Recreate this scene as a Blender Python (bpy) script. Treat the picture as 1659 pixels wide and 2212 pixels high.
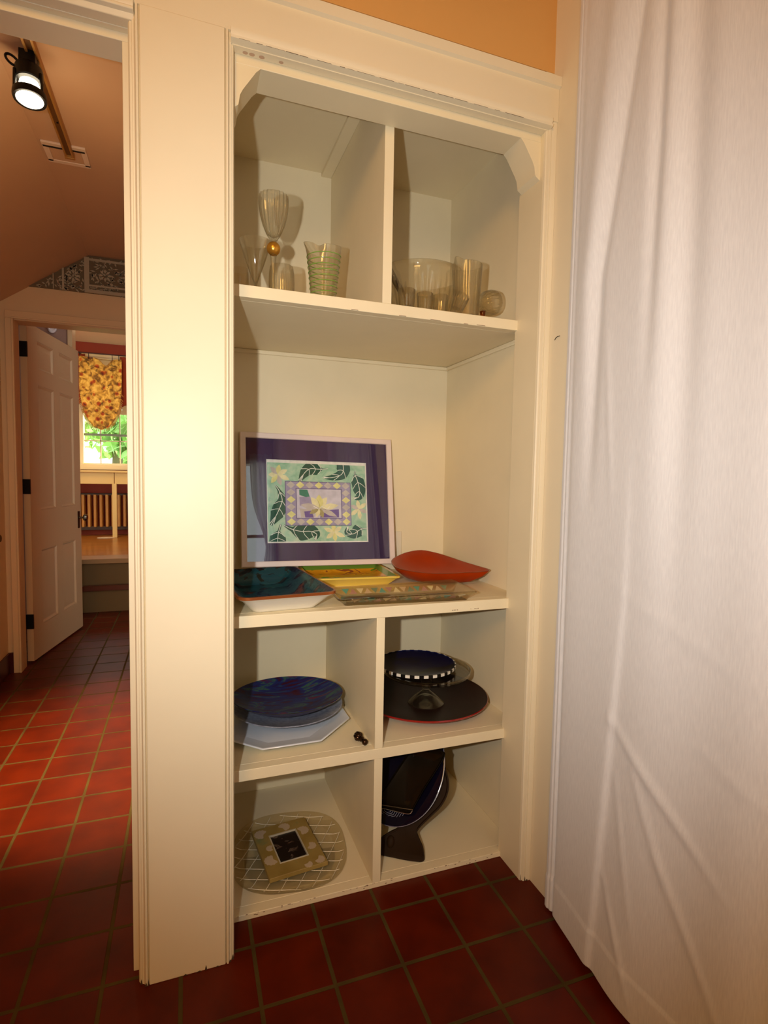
import bpy, bmesh, math, random
from mathutils import Vector, Matrix, Euler
random.seed(7)
for o in list(bpy.data.objects): bpy.data.objects.remove(o)
SC = bpy.context.scene; COL = SC.collection
PI = math.pi
# ------------------------------------------------------------------ camera
cam = bpy.data.cameras.new('camera'); co = bpy.data.objects.new('camera', cam); COL.objects.link(co)
Rv = Vector((0.94065114, -0.3389088, 0.01778365)); Uv = Vector((0.00543345, 0.06743373, 0.99770896)); Fv = Vector((0.33933156, 0.93839944, -0.06527306))
M = Matrix.Identity(4)
for i in range(3):
    M[i][0] = Rv[i]; M[i][1] = Uv[i]; M[i][2] = -Fv[i]
M.translation = Vector((-0.0979, -1.2600, 1.1427)); co.matrix_world = M
cam.sensor_fit = 'HORIZONTAL'; cam.sensor_width = 36; cam.lens = 1186.75 * 36 / 1659; cam.clip_start = .02; cam.clip_end = 200
SC.camera = co
SC.view_settings.view_transform = 'Standard'; SC.view_settings.look = 'None'; SC.view_settings.gamma = 1
SC.cycles.transparent_max_bounces = 48; SC.cycles.transmission_bounces = 16; SC.cycles.max_bounces = 16
SC.view_settings.use_curve_mapping = False; SC.view_settings.exposure = 0.0
# ------------------------------------------------------------------ world and lights
w = bpy.data.worlds.new('daylight'); SC.world = w; w.use_nodes = True
w.node_tree.nodes['Background'].inputs[0].default_value = (.90, .97, .93, 1); w.node_tree.nodes['Background'].inputs[1].default_value = 3.2

def light(name, kind, loc, energy, color, target=None, size=.1, size_y=None, spot=None, blend=.5):
    l = bpy.data.lights.new(name, kind); l.energy = energy; l.color = color
    if kind == 'AREA':
        l.size = size
        if size_y: l.shape = 'RECTANGLE'; l.size_y = size_y
    else: l.shadow_soft_size = size
    if kind == 'SPOT': l.spot_size = spot; l.spot_blend = blend
    o = bpy.data.objects.new(name, l); COL.objects.link(o); o.location = loc
    if target is not None:
        o.rotation_euler = (Vector(target) - Vector(loc)).to_track_quat('-Z', 'Y').to_euler()
    return o
light('camera_flash', 'SPOT', (-.25, -1.235, 1.172), 68, (1.0, 1.0, .975), (.56, .40, 1.27), size=.012, spot=math.radians(110), blend=1.0)
light('main_room_lamp', 'AREA', (-1.1, -2.6, 2.5), 31, (1.0, .55, .15), (.3, .1, 1.4), size=.7)
light('corridor_fill', 'POINT', (-.40, .75, 1.9), 2.5, (1.0, .70, .34), size=.08)  # added unseen fill that warms the corridor and its ceiling, no fitting here
light('far_room_lamp', 'AREA', (-1.0, 4.4, 2.45), 14, (1.0, .70, .36), (-1.0, 4.6, 0), size=.5)
sunl = bpy.data.lights.new('sun', 'SUN'); sunl.energy = 11; sunl.angle = .01; sunl.color = (1, .97, .9)
suno = bpy.data.objects.new('sun', sunl); COL.objects.link(suno); suno.rotation_euler = Euler((math.radians(50), 0, math.radians(150)))

# ------------------------------------------------------------------ materials
def lin(c):
    return tuple(((x / 255) / 12.92 if x / 255 <= .04045 else ((x / 255 + .055) / 1.055) ** 2.4) for x in c)
MATS = {}
def mat(name, rgb, rough=.5, metal=0, spec=.5, bump=0, bscale=60, var=0, vscale=4, coat=0, sheen=0, emit=None, estr=0, trans=0):
    if name in MATS: return MATS[name]
    m = bpy.data.materials.new(name); m.use_nodes = True; nt = m.node_tree; b = nt.nodes['Principled BSDF']
    c = lin(rgb)
    b.inputs['Base Color'].default_value = (*c, 1); b.inputs['Roughness'].default_value = rough
    b.inputs['Metallic'].default_value = metal; b.inputs['Specular IOR Level'].default_value = spec
    b.inputs['Coat Weight'].default_value = coat; b.inputs['Sheen Weight'].default_value = sheen
    b.inputs['Transmission Weight'].default_value = trans
    if emit: b.inputs['Emission Color'].default_value = (*lin(emit), 1); b.inputs['Emission Strength'].default_value = estr
    tc = nt.nodes.new('ShaderNodeTexCoord')
    if bump:
        n = nt.nodes.new('ShaderNodeTexNoise'); n.inputs['Scale'].default_value = bscale; n.inputs['Detail'].default_value = 4
        bp = nt.nodes.new('ShaderNodeBump'); bp.inputs['Strength'].default_value = bump; bp.inputs['Distance'].default_value = .004
        nt.links.new(tc.outputs['Object'], n.inputs['Vector']); nt.links.new(n.outputs['Fac'], bp.inputs['Height']); nt.links.new(bp.outputs['Normal'], b.inputs['Normal'])
    if var:
        n = nt.nodes.new('ShaderNodeTexNoise'); n.inputs['Scale'].default_value = vscale; n.inputs['Detail'].default_value = 5
        r = nt.nodes.new('ShaderNodeValToRGB')
        r.color_ramp.elements[0].position = .3; r.color_ramp.elements[1].position = .7
        r.color_ramp.elements[0].color = (*[x * (1 - var) for x in c], 1); r.color_ramp.elements[1].color = (*[min(1, x * (1 + var * .6)) for x in c], 1)
        nt.links.new(tc.outputs['Object'], n.inputs['Vector']); nt.links.new(n.outputs['Fac'], r.inputs['Fac']); nt.links.new(r.outputs['Color'], b.inputs['Base Color'])
    MATS[name] = m; return m
def node_mat(name, fn, rough=.4, **kw):
    """fn(nt, vec) -> colour socket"""
    m = mat(name, (128, 128, 128), rough, **kw); nt = m.node_tree
    tc = nt.nodes.new('ShaderNodeTexCoord')
    nt.links.new(fn(nt, tc.outputs['Object']), nt.nodes['Principled BSDF'].inputs['Base Color']); return m
def ramp(nt, fac, stops, interp='LINEAR'):
    r = nt.nodes.new('ShaderNodeValToRGB'); cr = r.color_ramp; cr.interpolation = interp
    while len(cr.elements) < len(stops): cr.elements.new(.5)
    for e, (p, c) in zip(cr.elements, stops): e.position = p; e.color = (*lin(c), 1)
    nt.links.new(fac, r.inputs['Fac']); return r.outputs['Color']
def noise(nt, vec, scale, detail=3, dist=0, rough=.5):
    n = nt.nodes.new('ShaderNodeTexNoise'); n.inputs['Scale'].default_value = scale; n.inputs['Detail'].default_value = detail
    n.inputs['Distortion'].default_value = dist; n.inputs['Roughness'].default_value = rough
    nt.links.new(vec, n.inputs['Vector']); return n.outputs['Fac']
def mapping(nt, vec, loc=(0, 0, 0), rot=(0, 0, 0), sc=(1, 1, 1)):
    m = nt.nodes.new('ShaderNodeMapping'); m.inputs['Location'].default_value = loc; m.inputs['Rotation'].default_value = rot; m.inputs['Scale'].default_value = sc
    nt.links.new(vec, m.inputs['Vector']); return m.outputs['Vector']
def mix(nt, fac, a, b, mode='MIX'):
    m = nt.nodes.new('ShaderNodeMix'); m.data_type = 'RGBA'; m.blend_type = mode
    if isinstance(fac, float): m.inputs[0].default_value = fac
    else: nt.links.new(fac, m.inputs[0])
    for s, v in ((6, a), (7, b)):
        if isinstance(v, tuple): m.inputs[s].default_value = (*lin(v), 1)
        else: nt.links.new(v, m.inputs[s])
    return m.outputs[2]
def schlick(nt, f0=.04):
    lw = nt.nodes.new('ShaderNodeLayerWeight'); lw.inputs['Blend'].default_value = .5
    p = nt.nodes.new('ShaderNodeMath'); p.operation = 'POWER'; p.inputs[1].default_value = 3.2; nt.links.new(lw.outputs['Facing'], p.inputs[0])
    a = nt.nodes.new('ShaderNodeMath'); a.operation = 'MULTIPLY_ADD'; a.inputs[1].default_value = 1 - f0; a.inputs[2].default_value = f0; nt.links.new(p.outputs[0], a.inputs[0])
    return a.outputs[0], lw.outputs['Facing']
def glass(name, tint=(250, 250, 245), clear=.8, rough=0.0, ior=1.45, edge=.80):
    """clear glass: mostly straight-through with darker, reflective grazing edges and a share of true refraction"""
    m = bpy.data.materials.new(name); m.use_nodes = True; nt = m.node_tree; nt.nodes.clear(); N = nt.nodes.new; K = nt.links.new
    out = N('ShaderNodeOutputMaterial'); g = N('ShaderNodeBsdfGlass'); t = N('ShaderNodeBsdfTransparent'); mx = N('ShaderNodeMixShader'); gl = N('ShaderNodeBsdfGlossy'); mg = N('ShaderNodeMixShader')
    g.inputs['Color'].default_value = (*lin(tint), 1); g.inputs['IOR'].default_value = ior; g.inputs['Roughness'].default_value = rough
    sk, fac_ = schlick(nt)
    r = N('ShaderNodeValToRGB'); r.color_ramp.elements[0].position = .55; r.color_ramp.elements[0].color = (*lin(tint), 1)
    r.color_ramp.elements[1].color = (*[x * edge for x in lin(tint)], 1)
    K(fac_, r.inputs['Fac']); K(r.outputs['Color'], t.inputs['Color'])
    gl.inputs['Roughness'].default_value = .03; K(sk, mg.inputs[0]); K(t.outputs[0], mg.inputs[1]); K(gl.outputs[0], mg.inputs[2])
    mx.inputs[0].default_value = clear
    K(g.outputs[0], mx.inputs[1]); K(mg.outputs[0], mx.inputs[2]); K(mx.outputs[0], out.inputs[0]); MATS[name] = m; return m
def pane(name, refl=.06, rough=.0):
    m = bpy.data.materials.new(name); m.use_nodes = True; nt = m.node_tree; nt.nodes.clear()
    out = nt.nodes.new('ShaderNodeOutputMaterial'); g = nt.nodes.new('ShaderNodeBsdfGlossy'); t = nt.nodes.new('ShaderNodeBsdfTransparent'); mx = nt.nodes.new('ShaderNodeMixShader')
    sk, _f = schlick(nt)
    g.inputs['Roughness'].default_value = rough
    nt.links.new(sk, mx.inputs[0]); nt.links.new(t.outputs[0], mx.inputs[1]); nt.links.new(g.outputs[0], mx.inputs[2]); nt.links.new(mx.outputs[0], out.inputs[0]); MATS[name] = m; return m

PAINT = mat('cream_gloss_paint', (230, 216, 184), .45, spec=.35, bump=.06, bscale=35, var=.03, vscale=3)
PAINTC = mat('cream_cupboard_paint', (231, 216, 180), .45, spec=.35, bump=.07, bscale=28, var=.04, vscale=5)
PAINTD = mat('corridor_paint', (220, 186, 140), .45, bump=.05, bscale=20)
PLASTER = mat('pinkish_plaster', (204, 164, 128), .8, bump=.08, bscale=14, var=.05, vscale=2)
ORANGE = mat('ochre_wall_paint', (214, 162, 92), .7, bump=.08, bscale=40, var=.04, vscale=3)
REDW = mat('rust_red_wall_paint', (150, 52, 20), .7, bump=.05)
MAUVE = mat('mauve_wall_paint', (165, 130, 115), .7, bump=.05)
BLACK = mat('black_metal', (14, 13, 12), .4, metal=.3)
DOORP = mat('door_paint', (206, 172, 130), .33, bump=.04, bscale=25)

# ------------------------------------------------------------------ mesh helpers
class MB:
    def __init__(s): s.v = []; s.f = []; s.m = []
    def add(s, vs, fs, mi=0):
        b = len(s.v); s.v += [tuple(p) for p in vs]; s.f += [tuple(b + i for i in f) for f in fs]; s.m += [mi] * len(fs); return s
    def box(s, x0, x1, y0, y1, z0, z1, mi=0):
        vs = [(x, y, z) for x in (x0, x1) for y in (y0, y1) for z in (z0, z1)]
        return s.add(vs, [(0, 1, 3, 2), (4, 6, 7, 5), (0, 4, 5, 1), (2, 3, 7, 6), (0, 2, 6, 4), (1, 5, 7, 3)], mi)
    def prism(s, pts, fn, a0, a1, mi=0):
        n = len(pts); vs = [fn(p, a0) for p in pts] + [fn(p, a1) for p in pts]
        fs = [tuple(range(n))[::-1], tuple(range(n, 2 * n))] + [(i, (i + 1) % n, n + (i + 1) % n, n + i) for i in range(n)]
        return s.add(vs, fs, mi)
    def loft(s, loops, cap0=True, cap1=True, mi=0, mis=None, closed=True):
        n = len(loops[0]); b = len(s.v)
        for l in loops: s.v += [tuple(p) for p in l]
        for k in range(len(loops) - 1):
            mm = mis[k] if mis else mi
            for i in range(n if closed else n - 1):
                j = (i + 1) % n
                s.f.append((b + k * n + i, b + k * n + j, b + (k + 1) * n + j, b + (k + 1) * n + i)); s.m.append(mm)
        if cap0: s.f.append(tuple(b + i for i in range(n))[::-1]); s.m.append(mis[0] if mis else mi)
        if cap1: s.f.append(tuple(b + (len(loops) - 1) * n + i for i in range(n))); s.m.append(mis[-1] if mis else mi)
        return s
    def lathe(s, prof, c=(0, 0, 0), seg=48, mis=None, mi=0, rib=0, ribn=0, rx=1, ry=1, rot=0, ribfn=None, twist=0):
        """prof: (r,z) list; r=0 ends closed"""
        loops = []
        for (r, z) in prof:
            l = []
            for i in range(seg):
                a = 2 * PI * i / seg
                rr = max(r, 1e-5) * (1 + (rib * math.cos(ribn * a + twist * z) * (ribfn(z) if ribfn else 1) if ribn and r > .002 else 0))
                x, y = rr * math.cos(a) * rx, rr * math.sin(a) * ry
                l.append((c[0] + x * math.cos(rot) - y * math.sin(rot), c[1] + x * math.sin(rot) + y * math.cos(rot), c[2] + z))
            loops.append(l)
        return s.loft(loops, mi=mi, mis=mis)
    def tube(s, pts, r, seg=8, mi=0, cap=True):
        pts = [Vector(p) for p in pts]; loops = []; prev = None
        for i, p in enumerate(pts):
            t = (pts[min(i + 1, len(pts) - 1)] - pts[max(i - 1, 0)]).normalized()
            if prev is None:
                a = Vector((0, 0, 1)) if abs(t.z) < .9 else Vector((1, 0, 0)); u = t.cross(a).normalized()
            else: u = (prev - t * prev.dot(t)).normalized()
            prev = u; v = t.cross(u); rr = r[i] if isinstance(r, (list, tuple)) else r
            loops.append([p + (u * math.cos(2 * PI * k / seg) + v * math.sin(2 * PI * k / seg)) * rr for k in range(seg)])
        return s.loft(loops, cap, cap, mi)
    def xf(s, mtx):
        s.v = [tuple(mtx @ Vector(p)) for p in s.v]; return s
ORG = {}
def link(name, mb, mats, parent=None, org=None, smooth=35, bevel=0, label=None):
    me = bpy.data.meshes.new(name)
    if parent is not None: o0 = ORG[parent.name]
    elif org is not None: o0 = Vector(org)
    else:
        xs = [p[0] for p in mb.v]; ys = [p[1] for p in mb.v]; zs = [p[2] for p in mb.v]
        o0 = Vector(((min(xs) + max(xs)) / 2, (min(ys) + max(ys)) / 2, min(zs)))
    me.from_pydata([tuple(Vector(p) - o0) for p in mb.v], [], mb.f)
    if not isinstance(mats, (list, tuple)): mats = [mats]
    for m in mats: me.materials.append(m)
    for p, i in zip(me.polygons, mb.m): p.material_index = i
    bm = bmesh.new(); bm.from_mesh(me); bmesh.ops.recalc_face_normals(bm, faces=bm.faces[:]); bm.to_mesh(me); bm.free()
    if smooth: me.shade_smooth(); me.set_sharp_from_angle(angle=math.radians(smooth))
    o = bpy.data.objects.new(name, me); COL.objects.link(o)
    if parent is not None: o.parent = parent
    else: o.location = o0
    ORG[o.name] = o0
    if bevel:
        b = o.modifiers.new('bevel', 'BEVEL'); b.width = bevel; b.segments = 2; b.limit_method = 'ANGLE'; b.angle_limit = math.radians(50)
    if label: o['label'] = label
    return o
def tag(o, label, cat, group=None):
    o['label'] = label; o['category'] = cat
    if group: o['group'] = group
    return o
def thing(name, loc, label, cat, group=None):
    o = bpy.data.objects.new(name, None); COL.objects.link(o); o.location = loc; o.empty_display_size = .05
    ORG[o.name] = Vector(loc); return tag(o, label, cat, group)
def struct(name, mb, m, bevel=0, smooth=35, parent=None):
    o = link(name, mb, m, parent, org=(0, 0, 0) if parent is None else None, bevel=bevel, smooth=smooth)
    if parent is None: o['kind'] = 'structure'
    return o
def B(*a, mi=0): return MB().box(*a, mi=mi)

# ------------------------------------------------------------------ floor
def tile_fn(nt, vec):
    ts = .1637
    v = mapping(nt, vec, loc=(-.0494 + ts * 60, -.0256 + ts * 60, 0))
    br = nt.nodes.new('ShaderNodeTexBrick'); br.offset = 0; br.squash = 1
    for k, x in (('Scale', 1), ('Mortar Size', .0052), ('Mortar Smooth', .25), ('Bias', 0), ('Brick Width', ts), ('Row Height', ts)): br.inputs[k].default_value = x
    br.inputs['Color1'].default_value = (*lin((90, 24, 2)), 1); br.inputs['Color2'].default_value = (*lin((98, 26, 2)), 1)
    br.inputs['Mortar'].default_value = (*lin((84, 70, 32)), 1)
    nt.links.new(v, br.inputs['Vector'])
    n = noise(nt, vec, 9, 5); c2 = ramp(nt, n, [(.3, (200, 190, 180)), (.7, (255, 255, 255))])
    c = mix(nt, 1.0, br.outputs['Color'], c2, 'MULTIPLY')
    b = nt.nodes['Principled BSDF']; bp = nt.nodes.new('ShaderNodeBump'); bp.invert = True; bp.inputs['Strength'].default_value = .5; bp.inputs['Distance'].default_value = .003
    nt.links.new(br.outputs['Fac'], bp.inputs['Height']); nt.links.new(bp.outputs['Normal'], b.inputs['Normal'])
    rr = nt.nodes.new('ShaderNodeMapRange'); rr.inputs['To Min'].default_value = .38; rr.inputs['To Max'].default_value = .8
    nt.links.new(br.outputs['Fac'], rr.inputs['Value']); nt.links.new(rr.outputs[0], b.inputs['Roughness'])
    return c
TILE = node_mat('red_quarry_tile', tile_fn, .4, spec=.2)
struct('floor', B(-2.4, 1.1, -3.3, 3.66, -.06, 0), TILE, smooth=0)

# ------------------------------------------------------------------ main room shell
struct('wall_back', MB().box(-2.4, .82, .02, .115, 2.205, 2.75).box(-2.4, -1.02, .02, .115, 0, 2.205).box(-.172, -.02, .02, .10, 0, 2.2), ORANGE, smooth=0)
struct('wall_right', MB().box(.82, .92, -3.3, .03, 0, 2.75), PAINT, smooth=0)
struct('wall_left', B(-2.5, -2.4, -3.3, .12, 0, 2.75), ORANGE, smooth=0)
struct('wall_front', MB().box(-2.5, -.25, -3.4, -3.3, 0, 2.75).box(.80, .92, -3.4, -3.3, 0, 2.75).box(-.25, .80, -3.4, -3.3, 0, .85).box(-.25, .80, -3.4, -3.3, 2.55, 2.75).box(-.25, .20, -3.4, -3.3, 0, 2.75), ORANGE, smooth=0)
wn2 = thing('window_2', (.12, -3.35, .85), 'window', 'window'); del wn2['category'], wn2['label']; wn2['kind'] = 'structure'
link('window_frame', MB().box(.20, .24, -3.37, -3.29, .85, 2.55).box(.76, .80, -3.37, -3.29, .85, 2.55).box(.2, .80, -3.37, -3.29, 2.50, 2.55).box(.2, .80, -3.37, -3.29, .85, .90).box(.49, .51, -3.36, -3.33, .9, 2.5).box(.2, .8, -3.36, -3.33, 1.7, 1.73), PAINT, wn2)
SHEER = bpy.data.materials.new('sheer_white_drape'); SHEER.use_nodes = True; _n = SHEER.node_tree
_t = _n.nodes.new('ShaderNodeBsdfTranslucent'); _t.inputs['Color'].default_value = (.85, .84, .80, 1); _m = _n.nodes.new('ShaderNodeMixShader'); _m.inputs[0].default_value = .6
_n.links.new(_n.nodes['Principled BSDF'].outputs[0], _m.inputs[1]); _n.links.new(_t.outputs[0], _m.inputs[2]); _n.links.new(_m.outputs[0], _n.nodes['Material Output'].inputs[0])
for xa, xb in ((.20, .52), (.56, .80)):
    dp = MB()
    for j in range(21):
        for i in range(31):
            t = i / 30; pinch = 1 - .55 * math.exp(-((j / 20 - .45) / .18) ** 2)
            xo = xa if xa < .3 else xb; x = xo + ((xb - xa) * t * pinch if xa < .3 else -(xb - xa) * t * pinch)
            dp.v.append((x, -3.26 + .018 * math.sin(t * 26), .75 + 1.85 * j / 20))
    for j in range(20):
        for i in range(30):
            a = j * 31 + i; dp.f.append((a, a + 1, a + 32, a + 31)); dp.m.append(0)
    o = link('window_drape', dp, SHEER, smooth=180)
    tag(o, 'white drape tied back at the %s side of the window behind the viewer' % ('left' if xa < .3 else 'right'), 'drape')
struct('ceiling', B(-2.5, .92, -3.4, .12, 2.75, 2.85), mat('main_ceiling_paint', (222, 188, 140), .8), smooth=0)
# head board that runs over doorway and cupboard, with its cap and the moulding below
zx = lambda p, a: (a, p[0], p[1])     # profile in (y,z), extruded along x
hb = MB().prism([(-.003, 2.07), (-.003, 2.150), (-.012, 2.153), (-.014, 2.175), (-.004, 2.181), (.02, 2.181), (.02, 2.07)], zx, -2.4, .8195)
struct('trim_1', hb, PAINT)
hm = MB().prism([(.0, 2.050), (-.010, 2.052), (-.011, 2.057), (-.005, 2.060), (-.009, 2.066), (-.009, 2.074), (-.002, 2.078), (.027, 2.078), (.027, 2.0495), (.009, 2.0495)], zx, -.004, .800)
hm.prism([(.005, 2.0475), (.005, 2.0505), (.027, 2.0505), (.027, 2.0475)], zx, 0.0, .80)
struct('trim_2', hm, PAINT)
DIRT = mat('grimy_crack', (96, 74, 50), .8)
ck = MB()
xx = .012
while xx < .70:
    L_ = random.uniform(.01, .05); hgt = random.uniform(.0003, .0011)
    ck.box(xx, xx + L_, -.0116, -.0112, 2.0515 - hgt / 2, 2.0515 + hgt / 2); xx += L_ + random.uniform(.0, .02)
struct('trim_3', ck, DIRT, smooth=0)
stn = MB()
for x_, r_ in ((.028, .0055), (.042, .006), (.063, .006), (.105, .005)):
    stn.lathe([(0, 0), (r_, 0), (r_, .0004), (0, .0004)], (x_, .019, 2.0470), 20, ry=.8)
struct('trim_4', stn, mat('water_stain', (190, 158, 130), .6))
# doorway head moulding and lining
dh = MB().prism([(.0, 2.050), (-.010, 2.052), (-.011, 2.057), (-.005, 2.060), (-.009, 2.066), (-.009, 2.074), (-.002, 2.078), (.03, 2.078), (.03, 2.041), (.005, 2.041)], zx, -1.1, -.190)
dh.box(-1.1, -.17, .03, .115, 2.040, 2.2)
dh.box(-1.1, -.185, .045, .113, 2.024, 2.041)
struct('trim_5', dh, PAINT, bevel=.0012)
# pier between doorway and cupboard: flat board with stepped mouldings either side
xy = lambda p, a: (p[0], p[1], a)
pb = MB().box(-.180, -.016, -.004, .022, 0, 2.071)
struct('trim_6', pb, PAINT, bevel=.0015)
def mould(x0, s, zt, wd=.023):
    """stepped bead beside a board; s=+1 steps to +x"""
    k = wd / .023
    pr = [(0, .02), (0, -.0005), (.0016, .0018), (.0034, -.0034), (.0075, -.0040), (.0085, -.0005), (.0115, .0035), (.0150, .0040), (.0158, .0075), (.0200, .0080), (.0215, .0105), (.0230, .0130), (.0230, .09)]
    pr = [(x0 + s * a * k, b) for a, b in pr] + [(x0, .09)]
    return MB().prism(pr, xy, 0, zt)
struct('trim_7', mould(-.180, -1, 2.0765, .022), PAINT, smooth=25)
struct('trim_8', mould(-.016, 1, 2.0765, .020), PAINT, smooth=25)
struct('trim_9', MB().box(-.216, -.19, .045, .113, 0, 2.0239).box(-.2, -.17, .08, .115, 0, 2.0239), PAINT, bevel=.001)
# right-hand moulding of the cupboard opening
struct('trim_10', MB().prism([(.7905, .0135), (.7905, .011), (.7915, .0075), (.7945, .0055), (.796, .0080), (.7985, .0020), (.8035, .0015), (.805, .0050), (.8065, .0020), (.8115, .0005), (.8195, .0005), (.8195, .0135)], xy, 0, 2.0775), PAINT, smooth=25)
# worn, grubby feet of the mouldings
ch = MB()
for (x_, y_, w_, h_) in ((-.197, .004, .004, .012), (-.187, -.0046, .005, .009), (-.182, -.0048, .003, .016), (-.060, -.0046, .005, .012), (-.105, -.0046, .009, .004), (-.075, -.0046, .012, .003), (-.035, -.0046, .01, .003), (.0005, .0045, .006, .013), (-.006, -.0005, .005, .006), (.792, .0065, .002, .018), (.8035, .0010, .0035, .013), (.809, -.0006, .006, .006)):
    ch.prism([(x_ - w_ / 2, 0), (x_ + w_ / 2, 0), (x_ + w_ * .35, h_ * .5), (x_ + w_ * .1, h_), (x_ - w_ * .2, h_ * .6)], lambda p, a: (p[0], a, p[1]), y_ - .0006, y_ + .0002)
struct('trim_11', ch, mat('exposed_dark_wood', (70, 50, 32), .8), smooth=0)
# hair-like dark mark on the trim, modelled as a thin curve
wr = MB().tube([(.8185, -.024, 1.508), (.8165, -.030, 1.5115), (.8160, -.038, 1.5135), (.8175, -.046, 1.514)], .0009, 6)
tag(link('hair_mark', wr, BLACK), 'tiny curved dark hair-like mark on the cream trim left of the white curtain', 'hair_mark')

# ------------------------------------------------------------------ built-in cupboard
X0, XJ, XR, YF, YB = 0.0, .7905, .8478, .111, .670
ZS1, ZM, ZL, ZB, ZC = 1.5901, .7916, .3985, .0154, 2.181
cup = thing('built_in_cupboard', (.4, .11, 0), 'tall cream-painted built-in open shelf cupboard set in the wall beside the pier', 'cupboard')
P = lambda n, mb, m=PAINTC, **k: link(n, mb, m, cup, **k)
P('back_panel', B(-.05, XR + .02, YB, YB + .015, 0, ZC + .02), bevel=0, smooth=0)
P('side_panel', B(-.07, -.05, .06, YB, 0, ZC + .02), smooth=0)
P('side_panel', B(XR, XR + .02, .10, YB, 0, ZC + .02), smooth=0)
P('jamb', B(-.05, .0, .024, .123, 0, 2.2), bevel=.001)
P('jamb', B(.7905, XR, .014, .123, 0, 2.2), bevel=.001)
P('top_panel', B(-.05, XR, .09, YB, ZC, ZC + .02), smooth=0)
P('header_board', B(0.0, .7905, .028, YF, 2.0289, 2.2), bevel=.0012)
def bracket(sx, x0):
    pts = [(0, .0), (.062, 0), (.052, -.010), (.024, -.052), (.018, -.064), (.0145, -.085), (.012, -.088), (0, -.096)]
    return MB().prism([(x0 + sx * a, 2.0289 + b) for a, b in pts], lambda p, a: (p[0], a, p[1]), .0282, YF)
P('corner_bracket', bracket(1, 0.0), smooth=30); P('corner_bracket', bracket(-1, .7905), smooth=30)
def shelf(zt, th): return MB().box(-.05, .7985, YF, YF + .03, zt - th, zt).box(-.05, XR, YF + .03, YB, zt - th, zt)
P('shelf', shelf(ZS1, .0285), bevel=.0012)
P('shelf', shelf(ZM, .030), bevel=.0012)
P('shelf', shelf(ZL, .0292), bevel=.0012)
P('bottom_board', shelf(ZB, .0154), bevel=.0015)
P('divider', B(.3832, .4083, YF + .0005, YB, ZS1, ZC), bevel=.001)
P('divider', B(.3832, .4070, YF + .0005, YB, ZL, ZM - .030), bevel=.001)
P('divider', B(.3832, .4070, YF + .0005, YB, ZB, ZL - .0292), bevel=.001)
P('ceiling_batten', B(.348, .3832, YF, YB, ZC - .012, ZC), bevel=.001)
P('shelf_moulding', MB().box(-.05, XR, YB - .008, YB, ZS1 - .0285 - .014, ZS1 - .0285).box(XR - .008, XR, .125, YB - .008, ZS1 - .0285 - .014, ZS1 - .0285), bevel=.003)
chip = MB()
for i in range(46):
    x_ = random.uniform(.02, .78); z_ = ZB - random.uniform(.0005, .003) if random.random() < .6 else random.uniform(.001, .012); w_ = random.uniform(.0008, .006)
    chip.box(x_, x_ + w_, YF - .0008, YF - .0002, z_, z_ + random.uniform(.0005, .0016))
for i in range(9):
    x_ = random.uniform(.6, .70); chip.box(x_, x_ + random.uniform(.001, .004), YF - .0008, YF - .0002, ZM - .024, ZM - .0225)
for (x_, z_) in ((.30, 1.5625), (.43, 1.5622), (.52, 1.562), (.66, 1.563), (.62, 1.562)):
    chip.box(x_, x_ + random.uniform(.01, .03), YF - .0008, YF - .0002, z_, z_ + .0012)
pc_ = P('paint_chips', chip, mat('chipped_paint', (120, 88, 56), .8), smooth=0, label='brown chips worn through the cream paint'); pc_['kind'] = 'stuff'
# blank wall plate
wp = MB().box(.601, .671, YB - .006, YB - .0002, .822, .936)
tag(link('wall_plate', wp, mat('ivory_plastic', (226, 214, 188), .4), bevel=.002), 'blank cream wall plate on the cupboard back, half hidden behind the picture frame', 'wall plate')

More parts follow.
